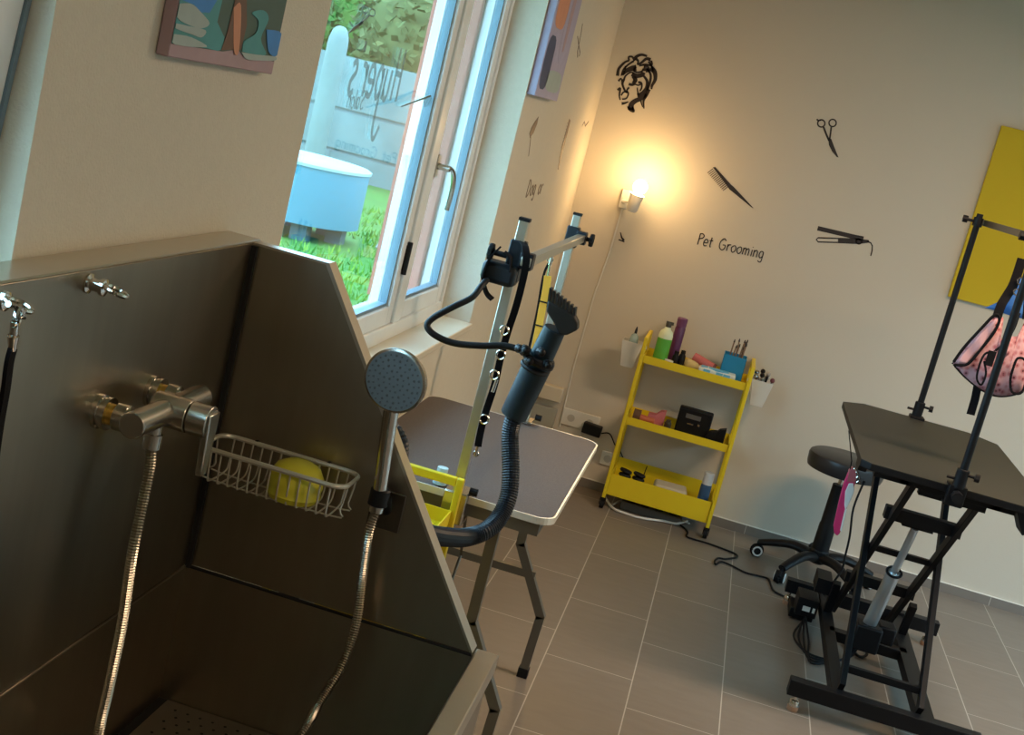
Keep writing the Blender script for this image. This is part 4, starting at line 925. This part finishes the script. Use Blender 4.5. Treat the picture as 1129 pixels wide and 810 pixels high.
# black grooming loop strap hanging near post 1
YL = 3.10
t = thing('grooming_loop', tuple(PY(555, 400, YL)), 'long black buckled strap hanging beside the near post of the left table', 'strap')
bm = B(); ribbon(bm, smooth_pts([PY(569, 268, 3.16)+V((.0, .03, .01)), PY(579, 272, 3.12), PY(580, 290, YL), PY(575, 315, YL), PY(568, 341, YL), PY(560, 365, YL), PY(552, 394, YL), PY(545, 425, YL), PY(534, 459, YL), PY(529, 480, YL), PY(527, 492, YL)], 6), .017, .004, (1, .3, 0)); obj('strap', bm, web, t)
bm = B()
for u_, v_ in ((556, 364), (552, 391), (545, 413), (534, 462)): torus(bm, PY(u_, v_, YL-.01), .011, .0022, V((0.2, 1, 0)), 18, 6)
cyl(bm, PY(548, 418, YL-.008), PY(543, 432, YL-.008), .004); cyl(bm, PY(527, 492, YL-.005), PY(524, 502, YL-.005), .004); torus(bm, PY(525, 500, YL-.005), .006, .002, V((0, 1, 0)), 14, 6); pieces('buckle', bm, chrome, t)
YL2 = 3.72
t = thing('yellow_leash', tuple(PY(600, 330, YL2)), 'yellow webbing loop with silver snap hanging from the top bar', 'leash')
bm = B(); ribbon(bm, smooth_pts([PY(604, 304, YL2), PY(602, 320, YL2), PY(598, 340, YL2), PY(594, 362, YL2), PY(590, 385, YL2)], 5), .021, .006, (1, .2, 0)); obj('yellow_webbing', bm, mat('yellow_webbing', (.85, .42, .04), .7, bump=.3, bscale=200), t)
bm = B(); 
for v_, u_ in ((333, 599.5), (359, 594.5)): box(bm, PY(u_, v_, YL2-.005), (.024, .003, .004))
ribbon(bm, smooth_pts([PY(605, 290, YL2+.01), PY(599, 305, YL2+.01), PY(592, 345, YL2+.01), PY(583, 385, YL2+.01)], 5), .007, .003, (1, .2, 0)); obj('dark_strap', bm, web, t)
bm = B(); q = PY(609, 277, YL2); torus(bm, PY(610, 275, YL2), .014, .0028, V((0.1, .2, 1)), 18, 6); cyl(bm, PY(609, 280, YL2), PY(606, 292, YL2), .005); cyl(bm, PY(606, 292, YL2), PY(604, 304, YL2), .003); torus(bm, PY(606.5, 286, YL2), .008, .002, V((0, 1, 0)), 16, 6); pieces('snap_clip', bm, chrome, t)

# ================================================================ DRYER HOSE + ARM
YH = 3.0
t = thing('hose_holder_arm', tuple(PY(551, 300, 3.15)), 'black flexible arm strapped to the near post, holding the dryer nozzle', 'holder arm')
bm = B(); c = PY(551, 301, 3.14); box(bm, (c.x, 3.15, c.z), (.085, .075, .052)); obj('post_clamp', bm, navy, t, bev=.012)
bm = B(); ribbon(bm, smooth_pts([PY(552, 272, 3.12), PY(540, 285, 3.11), PY(533, 305, 3.10), PY(536, 322, 3.10), PY(543, 330, 3.10)], 5), .024, .004, (0, 1, .2)); ribbon(bm, smooth_pts([PY(556, 278, 3.12), PY(563, 285, 3.12), PY(562, 300, 3.11)], 5), .02, .004, (0, 1, .2)); obj('velcro_strap', bm, web, t)
bm = B(); tube(bm, smooth_pts([PY(537, 308, 3.10), PY(530, 316, 3.06), PY(520, 328, 3.03), PY(500, 338, 3.0), PY(478, 350, 2.98), PY(471, 359, 2.97), PY(479, 369, 2.97), PY(500, 378, 2.98), PY(530, 381, 2.99), PY(555, 381, 3.0), PY(573, 385, 3.0)], 8), .0078, 12); obj('flexible_arm', bm, black, t)
nz0 = PY(612, 362, YH); nz1 = PY(566, 458, YH+.03); ax = (nz1-nz0).normalized()
cl = PY(594, 396, YH)
bm = B(); torus(bm, cl, .030, .010, ax, 24, 8); torus(bm, cl+ax*.022, .030, .006, ax, 24, 8); obj('clip_ring', bm, black, t)
bm = B(); xx, yy, _ = frame_of(ax)
for a, s in ((PY(578, 386, YH-.02), .014), (PY(583, 398, YH-.03), .012), (PY(603, 402, YH-.02), .013), (PY(596, 388, YH-.035), .012), (PY(572, 384, YH-.01), .011)): cyl(bm, a, a+V((.006, -.02, .004)), s, s*.8, 10); ball(bm, a+V((.006, -.022, .004)), s*.7, n=10)
pieces('clip_knob', bm, black, t)
t = thing('dryer_hose', tuple(PY(540, 590, 2.9)), 'dark dryer hose with comb nozzle hanging in front of the left table', 'dryer hose')
bm = B(); cyl(bm, nz0, nz0.lerp(nz1, .42), .026, .029, 28); cyl(bm, nz0.lerp(nz1, .38), nz1, .034, .032, 28); cyl(bm, nz0.lerp(nz1, .36), nz0.lerp(nz1, .40), .037, .037, 28); obj('nozzle_tube', bm, mat('dark_teal_plastic', (.008, .018, .024), .4, spec=.35), t, bev=.003)
bm = B(); a_ = [PY(u_, v_, YH-.018) for u_, v_ in ((604, 331), (602, 343), (611, 357), (616, 368), (624, 370), (636.5, 364), (637, 356), (633, 348))]
prism(bm, a_, (0, .036, 0)); hn = obj('comb_nozzle', bm, mat('dark_brown_plastic', (.016, .013, .011), .5, spec=.3), t, bev=.004, label='dark comb-shaped nozzle')
bm = B()
for k in range(8):
    f = k/7; a = PY(604.8+f*28, 338+f*15, YH); b = PY(608+f*26.5, 317+f*21.5, YH)
    bar(bm, a, b, .0056, .026, V((0, 1, 0)))
obj('comb_tooth', bm, mat('dark_brown_plastic', (.016, .013, .011), .5, spec=.3), hn)
hose_rf([nz1-ax*.02, PY(563, 474, YH+.03), PY(562.5, 495, YH+.02), PY(563, 520, YH), PY(561, 545, YH-.02), PY(552, 568, YH-.05), PY(537, 584, YH-.10), PY(515, 592, YH-.15), PY(493, 592, YH-.28), PY(470, 588, YH-.42), PY(445, 575, YH-.5), PY(434, 545, YH-.52), PY(438, 510, YH-.52), PY(439, 488, YH-.52), PY(428, 474, YH-.52), PY(405, 480, YH-.52), PY(395, 520, YH-.52), V((-.70, 2.45, .60)), V((-.72, 2.42, .25)), V((-.72, 2.38, .06))], .0215, .0062, navy, 'ribbed_hose', t, amp=.10, n=16)
# small bottle on the second trolley's rail area
bm = B(); c = PY(503, 545, 3.13); lathe(bm, [(.006, 0), (.018, .002), (.018, .01), (.006, .012), (.006, .03), (.014, .034), (.014, .045)], (c.x-.06, 3.20, HT+.002), 16, V((0, 0, 1)))
one('plastic_clamp', bm, mat('pale_blue_plastic', (.45, .62, .66), .4), 'small pale blue plastic clamp on the near edge of the left table', 'clamp')

# ================================================================ BLACK LIFT TABLE
H2 = .94; ax0, ax1, ay0, ay1 = .556, 1.165, 4.30, 5.46
t = lift = thing('lift_table', (.86, 5.0, 0), 'black electric lift grooming table with a black arm frame, at the right', 'table')
toph = mat('dark_olive_rubber_top', (.027, .025, .019), .6, noise=.2, nscale=120, bump=.15, bscale=250)
bm = B(); cz = .06
poly = [(ax0, ay0+.03), (ax0+.03, ay0), (ax1-.06, ay0), (ax1, ay0+.06), (ax1, ay1-.10), (ax1-.10, ay1), (ax0+.09, ay1), (ax0, ay1-.09)]
prism(bm, [V((x, y, H2-.001)) for x, y in poly], (0, 0, .0015)); obj('table_mat', bm, toph, t)
bm = B(); prism(bm, [V((x, y, H2-.024)) for x, y in poly], (0, 0, .023)); obj('tabletop', bm, blackm, t, bev=.003)
def R(a, b, w=.04, h=.02, up=V((1, 0, 0)), name='frame_bar', m=blackm, p=t, bev=.0015):
    bm = B(); bar(bm, a, b, w, h, up); return obj(name, bm, m, p, bev=bev)
# under frame
R((.72, 4.42, H2-.045), (.72, 5.38, H2-.045), .03, .035, V((0, 0, 1))); R((1.02, 4.42, H2-.045), (1.02, 5.38, H2-.045), .03, .035, V((0, 0, 1)))
R((.62, 4.44, H2-.045), (1.12, 4.44, H2-.045), .04, .035, V((0, 0, 1))); R((.62, 5.36, H2-.045), (1.12, 5.36, H2-.045), .04, .035, V((0, 0, 1)))
for x, xx in ((.74, 0), (1.01, 0)):
    R((x, 4.50, .12), (x, 5.40, .90), .042, .02, name='scissor_leg'); xi = x+(.025 if x < .9 else -.025); R((xi, 5.42, .10), (xi, 4.50, .89), .042, .02, name='scissor_leg')
R((.74, 4.76, .70), (1.01, 4.76, .70), .045, .045, V((0, 0, 1)), 'cross_bar'); R((.74, 4.96, .51), (1.01, 4.96, .51), .022, .022, V((0, 0, 1)), 'cross_bar'); R((.74, 5.20, .31), (1.01, 5.20, .31), .04, .04, V((0, 0, 1)), 'cross_bar')
R((.74, 4.56, .17), (1.01, 4.56, .17), .022, .025, V((0, 0, 1)), 'cross_bar')
R((.78, 4.48, .865), (1.0, 4.48, .865), .04, .03, V((0, 0, 1)), 'cross_bar')
# base
R((.565, 4.47, .085), (1.22, 4.47, .085), .05, .055, V((0, 0, 1)), 'base_bar'); R((.575, 5.60, .085), (1.22, 5.60, .085), .05, .055, V((0, 0, 1)), 'base_bar')
R((.735, 4.49, .08), (.735, 5.58, .08), .045, .04, V((0, 0, 1)), 'base_rail'); R((1.04, 4.49, .08), (1.04, 5.58, .08), .06, .04, V((0, 0, 1)), 'base_rail')
R((.735, 5.15, .08), (1.04, 5.15, .08), .05, .04, V((0, 0, 1)), 'base_bar')
R((.735, 5.35, .10), (.735, 5.30, .24), .03, .03, V((0, 1, 0)), 'stop_post'); R((1.04, 5.35, .10), (1.04, 5.30, .24), .03, .03, V((0, 1, 0)), 'stop_post')
cop = mat('copper_wood_foot', (.45, .24, .14), .4)
for x in (.60, 1.19):
    for y in (4.47, 5.60):
        bm = B(); lathe(bm, [(.008, .058), (.008, .040), (.016, .038), (.020, .028), (.020, .018)], (x, y, 0), 18); f = obj('levelling_foot', bm, chrome, t)
        bm = B(); lathe(bm, [(.018, 0), (.020, .004), (.020, .018)], (x, y, 0), 18); obj('foot_pad', bm, cop, f, label='copper-brown foot pad')
# actuator
a = V((.865, 4.80, .66)); b = V((.855, 5.05, .17)); silver = mat('silver_actuator', (.62, .66, .68), .32, .75)
bm = B(); cyl(bm, a, a.lerp(b, .5), .014, n=20); obj('piston_rod', bm, silver, t, label='silver piston rod')
bm = B(); cyl(bm, a.lerp(b, .42), b, .026, n=28); obj('actuator_tube', bm, silver, t, bev=.002, label='silver actuator tube')
bm = B(); torus(bm, a.lerp(b, .42), .027, .005, (b-a), 24, 8); obj('tube_collar', bm, black, t)
bm = B(); box(bm, b+V((.0, .0, -.02)), (.10, .14, .10)); box(bm, b+V((.07, .02, 0)), (.07, .09, .07)); obj('motor_housing', bm, blackm, t, bev=.008)
bm = B(); box2(bm, a+V((-.05, -.02, .0)), a+V((.06, .01, .03))); obj('actuator_bracket', bm, blackm, t)
bm = B(); prism(bm, [(1.06, 4.335, H2-.025), (1.15, 4.335, H2-.025), (1.15, 4.335, H2-.075), (1.10, 4.335, H2-.10)], (0, .10, 0)); obj('table_bracket', bm, blackm, t, bev=.002); bm = B(); prism(bm, [(.585, 4.70, H2-.025), (.585, 4.52, H2-.025), (.585, 4.58, H2-.09), (.585, 4.66, H2-.09)], (.03, 0, 0)); obj('table_bracket', bm, blackm, t, bev=.002)
bm = B(); box2(bm, (.665, 5.36, .16), (.725, 5.50, .22)); obj('foot_switch', bm, blackm, t)
# control box and cables
c = PZ(880, 672, .05)
t = thing('control_box', (c.x, c.y, 0), 'black control box with cables beside the lift table base', 'control box')
bm = B(); box2(bm, (.60, 5.42, .008), (.70, 5.56, .05)); box2(bm, (.615, 5.36, .045), (.70, 5.50, .12)); obj('box_body', bm, blackm, t, bev=.004)
bm = B(); box2(bm, (.64, 5.355, .07), (.67, 5.359, .09)); box2(bm, (.68, 5.355, .07), (.69, 5.359, .09)); pieces('box_marking', bm, white, t, label='small white markings')
bm = B()
for k in range(4): tube(bm, smooth_pts([V((.66, 5.38, .02+.01*k)), V((.62+.02*k, 5.2, .008)), V((.68, 5.05-.03*k, .008)), V((.80, 5.08, .01)), V((.84, 5.2-.03*k, .03)), V((.86, 5.1, .10))], 6), .0045, 6)
tube(bm, smooth_pts([PZ(930, 700, .02), PZ(945, 722, .008), PZ(955, 722, .008), PZ(955, 712, .02), PZ(948, 705, .05)], 6), .006, 6); obj('cable', bm, rubber, t)
bm = B(); tube(bm, smooth_pts([PY(953, 530, 5.5), PY(941, 560, 5.5), PY(937, 590, 5.5), PY(932, 612, 5.5), PY(927, 630, 5.5), V((.72, 5.48, .12))], 6), .0045, 6)
one('hanging_cable', bm, rubber, 'thin black cable hanging behind the pink tool', 'cable')
# arm frame on lift table
t = lift
zT = PY(1078, 241, 5.47).z
for y in (4.285, 5.475):
    bm = B(); cyl(bm, (.858, y, H2-.03), (.858, y, zT+.02), .0125, n=20); o = obj('post', bm, blackm, t)
    sy = 1 if y < 5 else -1
    bm = B(); cyl(bm, (.858, y, H2+.002), (.858, y, H2+.065), .020, n=20); box2(bm, (.83, y-.012, H2-.0), (.886, y+sy*.05, H2+.01)); box2(bm, (.83, y-.014, H2-.055), (.886, y+.014, H2+.01)); box2(bm, (.83, y, H2-.06), (.886, y+sy*.05, H2-.05)); c_ = obj('table_clamp', bm, blackm, t, bev=.002)
    bm = B(); cyl(bm, (.858, y, H2+.05), (.895, y-.01, H2+.05), .005); cyl(bm, (.895, y-.01, H2+.05), (.91, y-.012, H2+.05), .013, n=8); cyl(bm, (.845, y, H2+.03), (.815, y, H2+.03), .005); cyl(bm, (.858, y-sy*.014, H2-.02), (.858, y-sy*.05, H2-.02), .018, n=8); obj('clamp_knob', bm, black, c_)
    bm = B(); cyl(bm, (.858, y, zT-.03), (.858, y, zT+.005), .019, n=16); cyl(bm, (.858, y, zT-.012), (.805, y, zT-.012), .006); cyl(bm, (.818, y, zT-.012), (.800, y, zT-.012), .014, n=8); obj('sliding_clamp', bm, blackm, t)
bm = B(); box2(bm, (.880, 4.26, zT-.022), (.888, 5.49, zT+.002)); box2(bm, (.86, 4.28, zT-.02), (.885, 4.30, zT)); box2(bm, (.86, 5.465, zT-.02), (.885, 5.485, zT)); obj('top_bar', bm, mat('dark_bronze_bar', (.14, .12, .09), .35, .8), t)
# pink harness
YG = 4.62
t = thing('dog_harness', tuple(PY(1095, 420, YG)), 'pink patterned dog harness with black trim hanging from the black arm', 'harness')
nt_m = bpy.data.materials.new('pink_dotted_cloth'); nt, p = nodes(nt_m); p.inputs['Roughness'].default_value = .9
vo = nt.nodes.new('ShaderNodeTexVoronoi'); vo.inputs['Scale'].default_value = 55; tcn = nt.nodes.new('ShaderNodeTexCoord'); nt.links.new(tcn.outputs['Object'], vo.inputs['Vector'])
cr = nt.nodes.new('ShaderNodeValToRGB'); cr.color_ramp.elements[0].color = (.12, .03, .035, 1); cr.color_ramp.elements[0].position = .16; cr.color_ramp.elements[1].color = (.42, .12, .14, 1); cr.color_ramp.elements[1].position = .24
e_ = cr.color_ramp.elements.new(.62); e_.color = (.60, .33, .35, 1)
nt.links.new(vo.outputs['Distance'], cr.inputs[0]); nt.links.new(cr.outputs[0], p.inputs['Base Color'])
def sheet(poly, y0, bulge, m, name, parent, th=.004, **k):
    bm = B(); vs = [bm.verts.new(PY(u_, v_, y0)) for u_, v_ in poly]; f = bm.faces.new(vs); bmesh.ops.triangulate(bm, faces=[f])
    bmesh.ops.subdivide_edges(bm, edges=bm.edges, cuts=3, use_grid_fill=True)
    cen = sum((v.co for v in bm.verts), V((0, 0, 0)))/len(bm.verts); rad = max((v.co-cen).length for v in bm.verts)
    for v in bm.verts: v.co.y -= bulge*max(0, 1-((v.co-cen).length/rad)**2)+.004*math.sin(v.co.x*70+v.co.z*50)
    o = obj(name, bm, m, parent, **k); s = o.modifiers.new('thick', 'SOLIDIFY'); s.thickness = th; s.offset = 0; return o
def lin(pts, y, r, bm): tube(bm, smooth_pts([PY(u_, v_, y) for u_, v_ in pts], 5), r, 6)
cu_ = [(1050.5, 400), (1062, 384), (1080, 364), (1096, 348), (1106, 350), (1101, 372), (1096, 386), (1109, 390), (1120, 370), (1131, 352), (1141, 358), (1140, 395), (1134, 425), (1122, 434), (1100, 437), (1081, 430), (1062, 415)]
sheet(cu_, YG, .03, nt_m, 'harness_body', t)
sheet([(1053, 400), (1064, 387), (1082, 366), (1099, 350), (1095, 365), (1080, 384), (1066, 401)], YG-.034, .0, mat('pale_pink_lining', (.50, .30, .34), .9), 'harness_lining', t, label='pale pink lining')
bm = B(); lin([(1050, 401), (1062, 384), (1080, 364), (1097, 347), (1102, 352), (1096, 366), (1082, 384), (1067, 401), (1052, 402)], YG-.036, .0052, bm); lin([(1095, 388), (1086, 390), (1080, 402), (1077, 417), (1082, 424), (1087, 412), (1085, 398)], YG-.06, .0038, bm); lin([(1096, 387), (1108, 378), (1118, 362), (1124, 345)], YG-.04, .0042, bm); lin([(1118, 403), (1114, 418), (1116, 432), (1127, 432), (1132, 412), (1130, 397), (1122, 395), (1118, 403)], YG-.05, .0042, bm); lin([(1051, 402), (1064, 416), (1082, 430), (1101, 437), (1122, 434), (1134, 425)], YG-.012, .003, bm)
obj('black_trim', bm, web, t, label='black binding')
bm = B(); ribbon(bm, [PY(1078, 425, YG+.02), PY(1075, 440, YG+.02), PY(1070, 457, YG+.02)], .027, .003, (1, 0, .2)); ribbon(bm, smooth_pts([PY(1127, 285, YG), PY(1118, 312, YG), PY(1110, 326, YG), PY(1104, 336, YG-.01), PY(1099, 350, YG-.015)], 4), .030, .004, (1, 0, .2)); box(bm, PY(1092, 395, YG-.062), (.024, .01, .05)); ribbon(bm, [PY(1140, 250, YG), PY(1135, 300, YG), PY(1131, 352, YG)], .022, .004, (1, 0, 0)); pieces('harness_strap', bm, web, t)
bm = B(); torus(bm, PY(1126, 310, YG-.01), .012, .0025, V((0, 1, .2)), 18, 6); torus(bm, PY(1121, 322, YG-.01), .010, .0025, V((0, 1, .2)), 18, 6); pieces('metal_ring', bm, chrome, t)
t = thing('blue_bib', tuple(PY(1115, 335, YG+.06)), 'blue cloth hanging behind the pink harness', 'cloth')
sheet([(1126, 305), (1119, 322), (1104, 331), (1086, 339), (1101, 343), (1118, 349), (1135, 352), (1150, 320)], YG+.06, .01, bluecl, 'cloth_fold', t)

# ================================================================ PINK GROOMING TOOL hanging at the table's left edge
YP = 4.93
t = thing('grooming_rake', tuple(PY(930, 560, YP)), 'pink and white toothed grooming tool hanging in front of the stool', 'grooming tool')
pk = mat('hot_pink', (.66, .03, .16), .4); pk2 = mat('dusty_pink', (.48, .12, .14), .4)
bm = B(); prism(bm, [PY(u_, v_, YP) for u_, v_ in ((920, 588), (919, 580), (925, 553), (930, 534), (935, 521), (941, 520), (944, 530), (939, 545), (933, 562), (926, 588), (923, 591))], (0, .02, 0)); obj('handle', bm, pk, t, bev=.004)
bm = B(); prism(bm, [PY(u_, v_, YP-.006) for u_, v_ in ((931, 557), (932, 542), (936, 533), (941, 533), (942, 541), (938, 552), (932, 562))], (0, .008, 0)); prism(bm, [PY(u_, v_, YP-.003) for u_, v_ in ((926, 585), (932, 560), (934, 561), (928, 586))], (0, .01, 0)); obj('grip_inset', bm, mat('bright_white', (.8, .8, .78), .4), t, bev=.002, label='white grip inset')
bm = B(); prism(bm, [PY(u_, v_, YP-.004) for u_, v_ in ((934, 531), (936, 519), (940, 515), (944, 520), (944, 532))], (0, .03, 0)); obj('head', bm, pk2, t, bev=.003)
bm = B()
for k, (u_, v_) in enumerate(((941, 518), (943, 522), (944.5, 527), (945, 532))): tube(bm, smooth_pts([PY(u_-1, v_, YP), PY(u_+2, v_-2, YP), PY(u_+3.5, v_+.5, YP)], 4), .0028, 6)
obj('tooth', bm, chrome, t)
bm = B(); tube(bm, [PY(937, 520, YP), PY(939, 508, YP), V((ax0+.004, YP, H2-.028))], .002, 6); obj('hanging_cord', bm, web, t)

# ================================================================ STOOL
sc = V((.725, 6.087, 0))
t = thing('rolling_stool', tuple(sc), 'black round rolling stool behind the lift table', 'stool')
zS = PY(925, 502, sc.y).z
stm_ = mat('black_vinyl', (.014, .016, .02), .36, bump=.05, bscale=90)
bm = B(); lathe(bm, [(.150, -.075), (.168, -.070), (.173, -.055), (.175, -.018), (.170, -.004), (.158, .003), (.02, .006)], (sc.x, sc.y, zS), 48); obj('seat', bm, stm_, t)
bm = B(); lathe(bm, [(.05, -.09), (.05, -.075)], (sc.x, sc.y, zS), 24); cyl(bm, (sc.x, sc.y, zS-.15), (sc.x, sc.y, zS-.08), .012, n=16); obj('gas_lift', bm, chrome_soft, t)
bm = B(); lathe(bm, [(.042, .11), (.040, .14), (.038, .26), (.035, .27), (.034, .36), (.032, zS-.13)], sc, 28); obj('column_cover', bm, black, t)
hubz = .105
bm = B(); lathe(bm, [(.03, hubz-.03), (.045, hubz-.02), (.045, hubz+.03), (.034, hubz+.045)], sc, 28); obj('hub', bm, black, t)
w1 = V((-.16, -.227, 0)); a0 = math.atan2(w1.y, w1.x)
for k in range(5):
    a = a0+k*2*PI/5; d = V((math.cos(a), math.sin(a), 0)); R_ = .278
    pts = smooth_pts([sc+d*.03+V((0, 0, hubz)), sc+d*.12+V((0, 0, hubz+.010)), sc+d*.21+V((0, 0, hubz-.012)), sc+d*R_+V((0, 0, .068))], 5)
    bm = B(); tube(bm, pts, .030, 12, rf=lambda q: 1-.32*q, flat=.75); lg = obj('star_leg', bm, black, t)
    c = sc+d*R_+V((0, 0, .029)); s = V((-d.y, d.x, 0)); s = (s*.75+d*.65).normalized() if k % 2 else (s*.9-d*.4).normalized()
    bm = B(); cyl(bm, c+V((0, 0, .02)), c+V((0, 0, .045)), .009); torus(bm, c, .027, .006, s, 20, 6); 
    cyl(bm, c-s*.021, c-s*.004, .027, n=28); cyl(bm, c+s*.004, c+s*.021, .027, n=28); ca = obj('caster', bm, rubber, lg)
    bm = B()
    for q in (-1, 1): torus(bm, c+s*q*.0205, .0205, .0042, s, 28, 6)
    obj('wheel_rim', bm, mat('white_wheel_rim', (.75, .74, .72), .4), ca, label='white wheel rim')

# ================================================================ CEILING LAMPS (unseen fittings for the room light, rear one assumed)
for k, (x, y) in enumerate(((1.5, 4.0), (1.4, .4))):
    t = thing('ceiling_lamp', (x, y, CEIL-.06), ('long white ceiling lamp over the middle of the room', 'long white ceiling lamp behind the viewer')[k], 'lamp', 'ceiling lamps')
    bm = B(); box2(bm, (x-.62, y-.14, CEIL-.05), (x+.62, y+.14, CEIL-.001)); obj('lamp_housing', bm, white, t, bev=.005)
bpy.context.view_layer.update()
